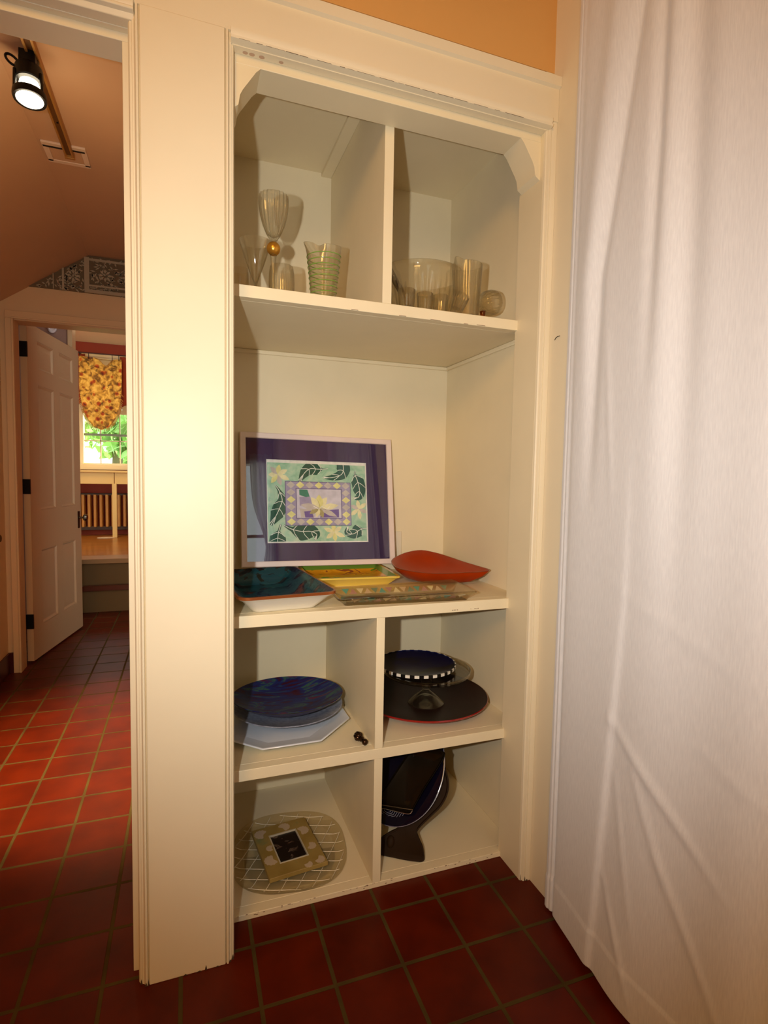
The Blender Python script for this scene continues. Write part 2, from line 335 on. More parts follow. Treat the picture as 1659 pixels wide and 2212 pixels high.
# ------------------------------------------------------------------ curtain
def gauss(y, c, wd): return math.exp(-((y - c) / wd) ** 2)
def lerp(a, b, t): t = max(0, min(1, t)); return a + (b - a) * t
def curtain_x(y, z):
    t = z / 2.6
    # base line of the cloth: closes on the wall at the left edge, bellies into the room lower down
    d = -y
    base = .806 - .034 * (1 - math.exp(-max(0, d - .10) / .10)) 
    belly = -.014 * gauss(-d, -.33, .16) * lerp(1, 0, z / .9)
    f = 0
    f += .016 * gauss(y, lerp(-.33, -.215, (2.2 - z) / .6), .020) * lerp(0, 1, (z - 1.05) / .5)
    f += .013 * gauss(y, -.385, .018) * lerp(0, 1, (z - 1.3) / .5)
    f -= .010 * gauss(y, lerp(-.27, -.18, (2.3 - z) / .7), .032) * lerp(0, 1, (z - 1.3) / .5)
    f += .014 * gauss(y, lerp(-.46, -.475, (2.2 - z) / 1.5), .034) * lerp(0, 1, (z - .75) / .8)
    f -= .004 * gauss(y, -.41, .03) * lerp(0, 1, (z - .9) / .8)
    f += .030 * gauss(y, -.72, .06) + .02 * gauss(y, -.92, .04) + .03 * gauss(y, -1.1, .05)
    f += .004 * math.sin(y * 21 + z * .6)
    # the folded-over leading edge
    f += .013 * gauss(y, lerp(-.128, -.135, t), .010) * lerp(1, .25, z / 1.4)
    f += .0035 * gauss(y, -.113, .004)
    # long soft crease where the hem turns near the floor
    yc = lerp(-.30, -.355, z / .9)
    f += .010 * (1 / (1 + math.exp((y - yc) / .004))) * lerp(1, 0, (z - .45) / .8) * gauss(y, yc, .09)
    for (ya, za, yb, zb, am) in ((-.33, .62, -.64, .40, .0052), (-.40, .54, -.52, .30, .0030), (-.35, .50, -.43, .16, .0026), (-.33, .26, -.44, .02, .0036), (-.47, .40, -.66, .12, .0030), (-.30, .92, -.72, .78, .0016), (-.55, .66, -.75, .58, .0018), (-.26, 1.45, -.30, 1.05, .0020)):
        # distance to crease segment
        px, pz = y - ya, z - za; sx, sz = yb - ya, zb - za; L2 = sx * sx + sz * sz; tt = max(0, min(1, (px * sx + pz * sz) / L2))
        dd = math.hypot(px - sx * tt, pz - sz * tt); f -= am * math.exp(-(dd / .011) ** 2) * math.sin(PI * min(1, max(.12, tt)) ** .7)
    f += .0022 * (1 if z < .105 else 0) * -1
    return base + belly + f
cu = MB(); NY, NZ = 330, 240; grid = []
ys = [-.098 - 1.15 * (i / NY) ** 1.25 for i in range(NY + 1)]
for j in range(NZ + 1):
    z = .018 + 2.64 * (j / NZ) ** 1.35
    row = []
    for y in ys:
        hz = z + (.010 * math.sin(y * 9 + 1) + .018 * gauss(y, -.30, .12)) * max(0, 1 - z / .3) * .6
        row.append((curtain_x(y, z), y, max(.004, hz - (.012 if y > -.125 and z < .2 else 0) + .0)))
    cu.v += row
for j in range(NZ):
    for i in range(NY):
        a = j * (NY + 1) + i; cu.f.append((a, a + 1, a + NY + 2, a + NY + 1)); cu.m.append(0)
def cloth_fn(nt, vec):
    wv = nt.nodes.new('ShaderNodeTexWave'); wv.inputs['Scale'].default_value = 260; wv.inputs['Distortion'].default_value = 2; wv.bands_direction = 'Z'
    nt.links.new(vec, wv.inputs['Vector'])
    n = noise(nt, mapping(nt, vec, sc=(1, 60, 6)), 6, 6)
    bp = nt.nodes.new('ShaderNodeBump'); bp.inputs['Strength'].default_value = .12; bp.inputs['Distance'].default_value = .001
    nt.links.new(n, bp.inputs['Height']); nt.links.new(bp.outputs['Normal'], nt.nodes['Principled BSDF'].inputs['Normal'])
    return ramp(nt, n, [(.3, (214, 213, 213)), (.7, (226, 225, 224))])
CLOTH = node_mat('white_linen', cloth_fn, .85, spec=.15, sheen=.3)
cur = link('curtain', cu, CLOTH, smooth=180)
so = cur.modifiers.new('solid', 'SOLIDIFY'); so.thickness = .0016
tag(cur, 'long white linen curtain hanging to the tiled floor at the right', 'curtain')
cr_ = thing('curtain_rod', (.79, -.65, 2.655), 'plain rod carrying the white curtain near the ceiling', 'curtain rod')
link('rod', MB().tube([(.79, -.05, 2.67), (.79, -1.4, 2.67)], .011, 14), BLACK, cr_)
for y_ in (-.08, -1.36): link('bracket', MB().box(.782, .821, y_ - .008, y_ + .008, 2.655, 2.685), BLACK, cr_, bevel=.002)

# ------------------------------------------------------------------ corridor
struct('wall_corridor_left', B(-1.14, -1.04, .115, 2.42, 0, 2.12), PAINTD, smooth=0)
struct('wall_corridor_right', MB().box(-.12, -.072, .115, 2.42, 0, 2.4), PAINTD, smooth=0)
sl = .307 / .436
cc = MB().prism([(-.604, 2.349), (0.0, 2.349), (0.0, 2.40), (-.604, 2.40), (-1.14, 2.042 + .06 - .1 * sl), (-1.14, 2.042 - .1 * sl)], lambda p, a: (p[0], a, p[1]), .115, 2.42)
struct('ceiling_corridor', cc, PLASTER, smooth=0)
# far wall with its doorway
fw = MB().box(-1.04, -1.0, 2.30, 2.42, 0, 1.97).prism([(-1.04, 1.97), (-.2, 1.97), (-.2, 2.349), (-.604, 2.349), (-1.04, 2.042)], lambda p, a: (p[0], a, p[1]), 2.30, 2.42).box(-.2, -.07, 2.30, 2.42, 0, 2.349)
struct('wall_corridor_end', fw, PAINTD, smooth=0)
ft = MB().box(-1.012, -.972, 2.282, 2.30, 0, 1.9619).box(-1.0, -.972, 2.30, 2.385, 0, 1.9549).box(-.982, -.972, 2.276, 2.282, 0, 1.9579)
ft.box(-1.012, -.18, 2.282, 2.30, 1.962, 2.002).box(-.982, -.19, 2.276, 2.282, 1.958, 1.968).box(-1.0, -.18, 2.30, 2.415, 1.955, 1.975)
struct('trim_12', ft, PAINTD, bevel=.002)
struct('baseboard_corridor', MB().box(-1.0395, -.995, 2.285, 2.30, 0, .115).box(-1.0395, -1.03, .3, 2.285, 0, .115), mat('dark_red_tile_skirting', (70, 18, 12), .35), bevel=.002)
# carved lattice panel above the far doorway
lat = MB()
zb_ = 2.142
def lat_top(x): return 2.349 if x > -.604 else 2.349 - (-.604 - x) * sl
lat.prism([(-.899, zb_), (-.13, zb_), (-.13, 2.346), (-.604, 2.346)], lambda p, a: (p[0], a, p[1]), 2.290, 2.2995, 0)
def bar(x0, x1, z0, z1):
    lat.box(x0, x1, 2.280, 2.290, z0, z1, mi=1)
bar(-.78, -.775, zb_, 2.225); bar(-.735, -.725, zb_, 2.26); bar(-.625, -.60, zb_, 2.335); bar(-.60, -.13, zb_, zb_ + .018); bar(-.60, -.13, 2.318, 2.330); bar(-.60, -.13, zb_ + .035, zb_ + .045)
for i in range(520):
    x_ = random.uniform(-.86, -.14); z_ = random.uniform(zb_ + .004, 2.343)
    if z_ > lat_top(x_) - .018 or -.628 < x_ < -.598: continue
    a = random.uniform(0, PI); l = random.uniform(.008, .016); wq = .004
    c_, s_ = math.cos(a), math.sin(a)
    pts = [(x_ - l * c_, z_ - l * s_), (x_ + wq * s_, z_ - wq * c_), (x_ + l * c_, z_ + l * s_), (x_ - wq * s_, z_ + wq * c_)]
    lat.prism(pts, lambda p, a_: (p[0], a_, p[1]), 2.283, 2.290, mi=1)
for cx_ in (-.68, -.52, -.40, -.28):
    for k in range(8):
        a = k * PI / 4; r0, r1 = .010, .036; c_, s_ = math.cos(a), math.sin(a)
        zc_ = 2.225 if cx_ < -.65 else 2.245
        lat.prism([(cx_ + r0 * c_, zc_ + r0 * s_), (cx_ + .022 * c_ + .007 * s_, zc_ + .022 * s_ - .007 * c_), (cx_ + r1 * c_, zc_ + r1 * s_), (cx_ + .022 * c_ - .007 * s_, zc_ + .022 * s_ + .007 * c_)], lambda p, a_: (p[0], a_, p[1]), 2.281, 2.290, mi=1)
tag(link('carved_panel', lat, [mat('panel_ground', (112, 92, 64), .8), mat('panel_fretwork', (172, 156, 128), .7)], smooth=0), 'pale carved fretwork panel under the sloped ceiling above the far doorway', 'carved panel')
# vent
vt = thing('ceiling_vent', (-.517, 1.21, 2.349), 'square cream ceiling vent at the end of the lighting track', 'vent')
link('vent_frame', MB().box(-.592, -.445, 1.140, 1.166, 2.341, 2.349).box(-.592, -.572, 1.166, 1.275, 2.343, 2.349).box(-.465, -.445, 1.166, 1.275, 2.343, 2.349).box(-.592, -.445, 1.263, 1.285, 2.343, 2.349), mat('vent_paint', (226, 200, 175), .5), vt, bevel=.0015)
link('vent_damper', MB().box(-.572, -.465, 1.172, 1.263, 2.345, 2.349), PLASTER, vt, bevel=.001)
link('vent_slot', MB().box(-.588, -.45, 1.160, 1.169, 2.3395, 2.3412), BLACK, vt, label='dark slot')
# track and lamp
tr = thing('lighting_track', (-.505, .66, 2.349), 'brass-coloured lighting track fixed along the corridor ceiling', 'lighting track')
BRASS = mat('aged_brass', (176, 126, 62), .45, metal=.3)
link('rail', MB().box(-.520, -.513, .14, 1.195, 2.326, 2.349).box(-.497, -.490, .14, 1.195, 2.326, 2.349).box(-.513, -.497, .14, 1.195, 2.338, 2.349), BRASS, tr, bevel=.001)
link('groove', B(-.513, -.497, .14, 1.195, 2.334, 2.338), mat('dark_brass', (110, 70, 30), .6, metal=.3), tr)
link('end_cap', B(-.522, -.488, 1.188, 1.200, 2.324, 2.349), BRASS, tr, bevel=.001)
link('screw', MB().lathe([(0, 0), (.003, 0), (.003, .003), (0, .003)], (-.505, .98, 2.331), 12), BLACK, tr)
lp = thing('spotlight', (-.515, .66, 2.326), 'black caged track spotlight, switched on, near the doorway head', 'spotlight')
lc = Vector((-.515, .655, 2.208)); axis = Vector((.03, -.11, -1)).normalized()
q = axis.to_track_quat('-Z', 'Y').to_matrix().to_4x4(); T = Matrix.Translation(lc) @ q
link('mount', MB().box(-.537, -.495, .635, .68, 2.296, 2.335), BLACK, lp, bevel=.002)
link('housing', MB().lathe([(0, .125), (.022, .125), (.026, .120), (.026, .100), (.034, .094), (.036, .088), (.036, .055), (.033, .052), (0, .052)], seg=32).xf(T), BLACK, lp)
link('bezel', MB().lathe([(.036, .0), (.042, -.001), (.044, .006), (.043, .018), (.037, .018), (.036, .0)], seg=36).xf(T), BLACK, lp)
for a in (.3, 2.4, 4.5):
    link('strut', MB().tube([(.039 * math.cos(a), .039 * math.sin(a), .012), (.037 * math.cos(a), .037 * math.sin(a), .07)], .0045, 8).xf(T), BLACK, lp)
link('handle', MB().tube([(.024 + .016 * (1 - math.cos(t)) , 0, .094 + .013 * math.sin(t) + .006 * (1 - math.cos(t))) for t in [i * 2 * PI / 20 for i in range(21)]], .0035, 8).xf(T), BLACK, lp)
GLOW = mat('lit_lamp_glass', (255, 240, 210), .5, emit=(255, 236, 200), estr=14)
link('bulb', MB().lathe([(0, .052), (.024, .050), (.029, .03), (.033, .008), (.036, .001), (.030, -.004), (0, -.006)], seg=32).xf(T), GLOW, lp)
ls = light('spotlight_beam', 'SPOT', tuple(lc + axis * .012), 560, (1.0, .72, .38), (-.37, 1.22, 0), size=.02, spot=math.radians(44), blend=.9)
# round brass knob on left wall by the far corner
kb = MB().lathe([(0, 0), (.016, 0), (.020, .005), (.021, .012), (.016, .018), (.0, .021)], seg=28).xf(Matrix.Translation((-1.0405, 2.16, .775)) @ Matrix.Rotation(PI / 2, 4, 'Y'))
tag(link('wall_bumper', kb, mat('dull_bronze', (96, 66, 34), .5, metal=.4)), 'small round bronze bumper on the corridor wall at the left picture edge', 'bumper')

# ------------------------------------------------------------------ open six-panel door
HP = Vector((-.947, 2.44, 0)); fr = Vector((-.805, 3.206, 0)); dd = (fr - HP).normalized(); ang = math.atan2(dd.y, dd.x)
Td = Matrix.Translation(HP) @ Matrix.Rotation(ang, 4, 'Z')       # local x along leaf, local -y faces the corridor centre
W, Hh, TH = .762, 1.985, .036
door = thing('door_1', tuple(HP), 'cream six-panel door standing open', 'door'); del door['category'], door['label']; door['kind'] = 'structure'
dm = MB()
cols = ((.125, .352), (.435, .662)); rows = ((.205, .662), (.900, 1.648), (1.738, 1.905))
xs = [0, .125, .352, .435, .662, W]; zs = [.012, .205, .662, .900, 1.648, 1.738, 1.905, Hh]
ispan = lambda a, b: any(abs(a - c[0]) < 1e-6 for c in cols) and any(abs(b - r[0]) < 1e-6 for r in rows)
for i in range(len(xs) - 1):
    for j in range(len(zs) - 1):
        if ispan(xs[i], zs[j]): dm.box(xs[i], xs[i + 1], .011, TH - .011, zs[j], zs[j + 1])
        else: dm.box(xs[i], xs[i + 1], 0, TH, zs[j], zs[j + 1])
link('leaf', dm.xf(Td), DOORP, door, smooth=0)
for (x0, x1) in cols:
    for (z0, z1) in rows:
        pm = MB()
        def rect(i_, y): return [(x0 + i_, y, z0 + i_), (x1 - i_, y, z0 + i_), (x1 - i_, y, z1 - i_), (x0 + i_, y, z1 - i_)]
        pm.loft([rect(.001, .012), rect(.001, .001), rect(.006, .0015), rect(.016, .0105), rect(.022, .0105), rect(.045, .004), rect(.046, .004)], cap0=False)
        link('door_panel', pm.xf(Td), DOORP, door, smooth=20)
for zc_ in (1.83, 1.045, .25):
    link('hinge', MB().box(-.010, -.0005, -.004, .036, zc_ - .043, zc_ + .043).xf(Td), BLACK, door)
kn = MB().box(W - .062, W - .030, -.003, 0, .735, .855)
kn.xf(Td); lkp = link('lock_plate', kn, BLACK, door)
link('knob', MB().lathe([(0, 0), (.007, 0), (.007, .026), (.022, .034), (.025, .046), (.018, .056), (0, .058)], seg=24).xf(Td @ Matrix.Translation((W - .045, -.002, .81)) @ Matrix.Rotation(PI / 2, 4, 'X')), mat('chromed_knob', (120, 110, 96), .25, metal=1), lkp)
link('knob', MB().lathe([(0, 0), (.007, 0), (.007, .026), (.022, .034), (.025, .046), (.018, .056), (0, .058)], seg=24).xf(Td @ Matrix.Translation((W - .045, TH + .002, .81)) @ Matrix.Rotation(-PI / 2, 4, 'X')), mat('chromed_knob', (120, 110, 96), .25, metal=1), door)

# ------------------------------------------------------------------ vestibule, steps and far room
struct('wall_vestibule', MB().box(-1.40, -1.30, 2.42, 3.62, 0, 2.65).box(-1.30, -1.0, 2.42, 2.44, 0, 2.65), REDW, smooth=0)
struct('wall_vestibule_right', B(.30, .40, 2.42, 3.62, 0, 2.65), REDW, smooth=0)
struct('ceiling_vestibule', B(-1.4, .4, 2.42, 3.62, 2.55, 2.65), PLASTER, smooth=0)
struct('wall_steps', MB().box(-1.40, -.940, 3.62, 3.74, 0, 2.65).box(.0, .40, 3.62, 3.74, 0, 2.65).box(-.94, 0, 3.62, 3.74, 2.285, 2.65), MAUVE, smooth=0)
struct('trim_13', MB().box(-.945, -.912, 3.605, 3.745, .43, 2.30).box(-.945, 0, 3.605, 3.745, 2.270, 2.305), PAINTD, bevel=.002)
WOOD = mat('honey_oak_boards', (176, 112, 42), .3, var=.18, vscale=5, coat=.2)
struct('floor_raised', MB().box(-2.2, .9, 3.90, 5.75, .37, .43), WOOD, smooth=0)
st = MB().box(-.94, .0, 3.70, 3.75, .22, .39).box(-.94, .0, 3.66, 3.68, 0, .175)
st.box(-.94, .0, 3.75, 3.92, 0, .39)
struct('trim_14', st, mat('riser_paint', (112, 82, 40), .6), smooth=0)
struct('trim_15', B(-.94, 0, 3.64, 3.70, .175, .215), mat('dark_oak_tread', (96, 40, 14), .4), bevel=.003)
struct('trim_16', B(-.94, 0, 3.68, 3.90, .39, .43), mat('worn_oak_nosing', (170, 128, 84), .35), bevel=.004)
struct('wall_far_room', MB().box(-2.2, -1.19, 5.60, 5.72, .43, 2.6).box(-.60, .9, 5.60, 5.72, .43, 2.6).box(-1.19, -.60, 5.60, 5.72, 2.42, 2.6).box(-1.19, -.60, 5.60, 5.72, .43, 1.16), REDW, smooth=0)
struct('wall_far_room_left', B(-2.3, -2.2, 3.74, 5.72, .43, 2.6), REDW, smooth=0)
struct('wall_far_room_right', B(.9, 1.0, 3.74, 5.72, .43, 2.6), REDW, smooth=0)
struct('ceiling_far_room', B(-2.3, 1.0, 3.62, 5.72, 2.545, 2.65), mat('far_ceiling', (238, 214, 168), .8), smooth=0)
# window
wn = MB(); x0, x1, z0, z1 = -1.19, -.60, 1.20, 2.42
WP = mat('window_paint', (232, 214, 168), .4)
wn.box(x0 - .0, x0 + .035, 5.58, 5.70, z0, z1).box(x1 - .035, x1, 5.58, 5.70, z0, z1).box(x0, x1, 5.58, 5.70, z1 - .05, z1).box(x0, x1, 5.60, 5.70, z0, z0 + .03)
win = thing('window_1', (-.9, 5.62, 1.2), 'window', 'window'); del win['category'], win['label']; win['kind'] = 'structure'
link('window_frame', wn, WP, win, bevel=.002)
link('muntin', MB().box(x0, x1, 5.645, 5.665, 1.535, 1.56), mat('sash_rail_grey', (130, 140, 120), .5), win)
link('muntin', MB().box(x0, x1, 5.65, 5.662, 1.475, 1.485).box(-.998, -.985, 5.65, 5.662, z0, z1).box(-.80, -.79, 5.65, 5.662, z0, z1), mat('muntin_pink', (214, 190, 160), .5), win)
link('glass_pane', B(x0, x1, 5.655, 5.658, z0, z1), pane('window_glass'), win)
link('window_sill', MB().box(x0 - .05, x1 + .05, 5.50, 5.62, 1.155, 1.215), WP, win, bevel=.006)
link('roller_blind', B(x0 + .03, x1 - .03, 5.63, 5.634, 1.78, 2.40), mat('pale_blind', (240, 222, 176), .8), win)
# valance and side swags
def floral(nt, vec):
    v = nt.nodes.new('ShaderNodeTexVoronoi'); v.inputs['Scale'].default_value = 13; nt.links.new(vec, v.inputs['Vector'])
    n1 = noise(nt, vec, 22, 4, .6); n2 = noise(nt, mapping(nt, vec, loc=(4, 2, 1)), 15, 3, 1)
    base = ramp(nt, n1, [(.36, (120, 80, 20)), (.5, (196, 146, 52)), (.62, (226, 184, 84))])
    flow = ramp(nt, v.outputs['Distance'], [(.10, (190, 86, 30)), (.24, (222, 140, 70)), (.36, (255, 255, 255))], 'EASE')
    c = mix(nt, 1.0, base, flow, 'MULTIPLY')
    lf = ramp(nt, n2, [(.60, (255, 255, 255)), (.66, (120, 110, 50))])
    return mix(nt, .8, c, lf, 'MULTIPLY')
FLOR = node_mat('floral_gold_fabric', floral, .85, sheen=.2)
val = thing('valance', (-.955, 5.42, 1.58), 'gold floral tongue-shaped valance with fringe hanging over the far window', 'valance')
def half(t):  # half width at t from top 0 to tip 1
    return .205 * math.sqrt(max(0, 1 - (max(0, t - .30) / .70) ** 2.3)) if t > .3 else .205
vm = MB(); NR, NC = 40, 44
for j in range(NR + 1):
    t = j / NR; z = 2.352 - .765 * t
    for i in range(NC + 1):
        s_ = -1 + 2 * i / NC; x = -.948 + s_ * half(t)
        dip = .075 * math.exp(-((x + .90) / .06) ** 2) * max(0, 1 - t * 1.6)
        y = 5.40 + .018 * math.sin(s_ * 9 + t * 2) * (1 - .5 * t) - .03 * math.cos(s_ * 1.4) * math.sin(t * 3)
        vm.v.append((x, y, z - dip))
for j in range(NR):
    for i in range(NC):
        a = j * (NC + 1) + i; vm.f.append((a, a + 1, a + NC + 2, a + NC + 1)); vm.m.append(0)
vo = link('swag', vm, FLOR, val, smooth=180); so = vo.modifiers.new('s', 'SOLIDIFY'); so.thickness = .004
fg = MB()
for k in range(64):
    t = .62 + .38 * math.sin(k / 63 * PI) ** .8 if True else 0
    s_ = -1 if k < 32 else 1
    tt = .50 + .5 * (1 - abs(k - 31.5) / 31.5) ** .6
    x = -.948 + s_ * half(min(tt, .999)); z = 2.352 - .765 * tt
    nx = (x + .948) * .10
    fg.tube([(x, 5.385, z + .004), (x + nx, 5.385, z - .022)], .0035, 5)
link('fringe', fg, mat('gold_fringe', (170, 116, 50), .8), val)
for x_ in (-1.145, -1.06, -.835, -.77):
    link('hook', MB().tube([(x_, 5.40, 2.33), (x_, 5.395, 2.395)], .0035, 6), BLACK, val)
rd = thing('valance_rod', (-.9, 5.44, 2.39), 'dark rod across the top of the far window', 'curtain rod')
link('rod', MB().tube([(-1.3, 5.42, 2.397), (-.5, 5.42, 2.397)], .007, 10), mat('dark_red_rod', (60, 22, 12), .5), rd)
link('bracket', MB().box(-1.27, -1.26, 5.42, 5.601, 2.39, 2.404), BLACK, rd); link('bracket', MB().box(-.54, -.53, 5.42, 5.601, 2.39, 2.404), BLACK, rd)
for k, (xa, xb, lb) in enumerate(((-1.185, -1.105, 'rust-red side panel of fabric left of the gold valance'), (-.765, -.62, 'rust-red side panel of fabric right of the gold valance'))):
    sg = MB()
    for j in range(17):
        for i in range(13):
            x = xa + (xb - xa) * i / 12; zl_ = 1.84 + .03 * math.sin(i / 12 * PI)
            sg.v.append((x, 5.47 + .008 * math.sin(i * 1.6), 2.392 + (zl_ - 2.392) * j / 16))
    for j in range(16):
        for i in range(12):
            a = j * 13 + i; sg.f.append((a, a + 1, a + 14, a + 13)); sg.m.append(0)
    o = link('side_drape', sg, mat('rust_fabric', (150, 56, 20), .85), smooth=180); m_ = o.modifiers.new('s', 'SOLIDIFY'); m_.thickness = .004
    tag(o, lb, 'drape')
PEARL = mat('glass_bead', (236, 240, 226), .15, coat=.5)
for x_, lb in ((-1.140, 'white bead ball on the fringe left of the gold valance'), (-.752, 'white bead ball on the fringe right of the gold valance')):
    b_ = MB().lathe([(.013 * math.sin(t * PI / 12), .013 - .013 * math.cos(t * PI / 12)) for t in range(13)], (x_, 5.44, 1.805), 20).tube([(x_, 5.44, 1.83), (x_, 5.458, 1.88)], .0012, 5)
    tag(link('bead', b_, PEARL), lb, 'bead')
# table under the window and radiator
tb = thing('side_table', (-.95, 5.32, .43), 'cream painted table standing in front of the radiator under the far window', 'table')
TP = mat('buttercream_paint', (226, 186, 112), .45)
link('table_top', B(-1.50, -.50, 5.22, 5.49, 1.128, 1.150), TP, tb, bevel=.003)
link('apron', MB().box(-1.46, -.818, 5.25, 5.27, 1.006, 1.128), TP, tb, bevel=.002)
link('apron', MB().box(-.812, -.52, 5.25, 5.27, 1.006, 1.128), TP, tb, bevel=.002)
for x_ in (-1.47, -.838, -.54): link('leg', B(x_, x_ + .045, 5.24, 5.285, .43, 1.01), TP, tb, bevel=.003)
ra = thing('radiator', (-1.0, 5.45, .43), 'old column radiator, bronze-painted, behind the table legs', 'radiator')
RM = mat('bronze_radiator_paint', (196, 136, 64), .4, metal=.2)
x_ = -1.44
while x_ < -.62:
    link('column', MB().prism([(x_ - .017 + dx, 5.43 + dy) for dx, dy in ((0, .02), (.006, .004), (.017, 0), (.028, .004), (.034, .02), (.034, .09), (.017, .10), (0, .09))], xy, .53, .885), RM, ra, smooth=30, bevel=.004); x_ += .0585
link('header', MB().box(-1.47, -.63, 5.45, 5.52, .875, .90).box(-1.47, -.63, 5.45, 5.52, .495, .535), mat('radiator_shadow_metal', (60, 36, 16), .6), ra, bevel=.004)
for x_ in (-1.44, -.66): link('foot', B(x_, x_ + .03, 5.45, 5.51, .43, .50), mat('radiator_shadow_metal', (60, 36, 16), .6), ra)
rg = MB().lathe([(0, 0), (.09, 0), (.09, .006), (0, .006)], (-.90, 5.25, .431), 30, ry=.4)
tag(link('paper_sheet', rg, mat('cream_card', (236, 206, 160), .6)), 'small pale oval sheet lying on the wood floor by the table leg', 'sheet')
# detector on vestibule wall
dt = MB().lathe([(0, 0), (.028, 0), (.031, .006), (.031, .028), (.024, .034), (.020, .034), (.017, .030), (0, .030)], seg=30, ry=1.35).xf(Matrix.Translation((-1.045, 3.6195, 2.222)) @ Matrix.Rotation(PI / 2, 4, 'X'))
tag(link('wall_alarm', dt, mat('white_plastic', (232, 224, 226), .4)), 'white oval alarm on the mauve wall above the open door', 'alarm')
# trees outside
def bush(c, r, seed, colr, label):
    rnd = random.Random(seed); bm = bmesh.new(); m = MB()
    for k in range(1300):
        u, v = rnd.uniform(-1, 1), rnd.uniform(0, 2 * PI); q_ = math.sqrt(1 - u * u); rr = r * rnd.uniform(.55, 1.0)
        p = Vector((c[0] + rr * q_ * math.cos(v), c[1] + rr * q_ * math.sin(v) * .6, c[2] + rr * u))
        a = Vector((rnd.uniform(-1, 1), rnd.uniform(-1, 1), rnd.uniform(-1, 1))).normalized(); b2 = a.cross(Vector((rnd.uniform(-1, 1), .3, rnd.uniform(-1, 1)))).normalized(); s_ = rnd.uniform(.12, .24)
        m.add([p - a * s_, p + b2 * s_ * .4, p + a * s_, p - b2 * s_ * .4], [(0, 1, 2, 3)])
    root = thing('garden_tree', (c[0], c[1], -.3), label, 'tree', 'trees outside the window')
    link('foliage', m, mat('sunlit_leaves_%d' % seed, colr, .5), root, smooth=0)
    link('trunk', MB().tube([(c[0], c[1], -.3), (c[0] + .1, c[1], c[2] * .5), (c[0], c[1], c[2])], [.16, .12, .08], 10), mat('bark', (110, 96, 74), .9), root)
bush((-3.0, 10.5, 2.0), 1.1, 1, (176, 214, 120), 'bright leafy tree outside the far window, left of the three')
bush((-1.75, 13.6, 2.9), 1.4, 2, (206, 232, 160), 'bright leafy tree outside the far window, middle of the three')
bush((-.6, 10.6, 2.2), 1.1, 3, (160, 204, 124), 'bright leafy tree outside the far window, right of the three')
struct('ground_1', B(-14, 14, 5.8, 30, -.4, -.3), mat('lawn', (150, 180, 110), .9), smooth=0)

# ================================================================== things on the shelves
CLEAR = glass('clear_glass', (254, 253, 249), .74)
CLEAR2 = glass('thick_clear_glass', (253, 252, 247), .74)
def wall_prof(outer, th, floor):
    """outer: list of (r,z) from foot up to rim; returns closed profile with an inner wall"""
    inner = [(max(r - th, .0005), z) for r, z in outer if z >= floor]
    return outer + [(outer[-1][0] - th * .5, outer[-1][1] + th * .35)] + inner[::-1] + [(0, floor)]
# --- goblet with gold ball
gx, gy, gz = .1185, .212, ZS1
g = thing('goblet', (gx, gy, gz), 'tall clear ribbed glass goblet with a gold ball on its stem', 'goblet')
bowl = [(.004, .150), (.0095, .154), (.018, .168), (.027, .190), (.0335, .215), (.0365, .238), (.0370, .252), (.0355, .263)]
link('bowl', MB().lathe([(0, .150)] + wall_prof(bowl, .0013, .158), (gx, gy, gz), 108, rib=.05, ribn=18), CLEAR, g, smooth=60)
link('ball', MB().lathe([(.0175 * math.sin(t * PI / 18), .1325 - .0175 * math.cos(t * PI / 18)) for t in range(19)], (gx, gy, gz), 36), mat('gold_leaf', (216, 160, 62), .28, metal=.85, bump=.2, bscale=120), g, label='gold ball')
link('stem', MB().lathe([(0, .006), (.0045, .007), (.0045, .06), (.006, .09), (.0075, .112), (.009, .116), (0, .1165)], (gx, gy, gz), 28), CLEAR2, g)
link('foot', MB().lathe([(0, 0), (.030, 0), (.031, .0015), (.010, .0045), (.0045, .008), (0, .008)], (gx, gy, gz), 40), CLEAR2, g)
# --- V shaped glass on amber foot
vx, vy = .0755, .235
vg = thing('martini_glass', (vx, vy, ZS1), 'clear thin V-shaped glass on an amber foot, left of the gold-ball goblet', 'glass')
link('bowl', MB().lathe([(0, .038)] + wall_prof([(.003, .040), (.0075, .055), (.0170, .080), (.0270, .108), (.0370, .138), (.0415, .152)], .0011, .046), (vx, vy, ZS1), 56), CLEAR, vg, smooth=60)
link('foot', MB().lathe([(0, 0), (.029, 0), (.030, .002), (.014, .006), (.0055, .014), (.0035, .038), (0, .0385)], (vx, vy, ZS1), 40), glass('amber_glass', (224, 166, 80), .8), vg, label='amber glass foot')
# --- optic tumbler and small tumbler
tx_, ty_ = .152, .285
t1 = MB().lathe([(0, 0)] + wall_prof([(.022, 0), (.029, .012), (.0335, .040), (.0345, .070), (.0335, .098), (.0305, .116)], .0014, .008), (tx_, ty_, ZS1), 72, rib=.03, ribn=12)
tag(link('tumbler', t1, CLEAR, smooth=60), 'clear barrel-shaped fluted tumbler directly behind the gold-ball goblet', 'tumbler')
t2 = MB().lathe([(0, 0)] + wall_prof([(.022, 0), (.0255, .01), (.027, .05), (.0275, .098)], .0014, .006), (.040, .30, ZS1), 48)
tag(link('tumbler', t2, glass('faint_glass', (254, 251, 245), .92), smooth=60), 'small plain clear tumbler at the far left end of the top shelf', 'tumbler')
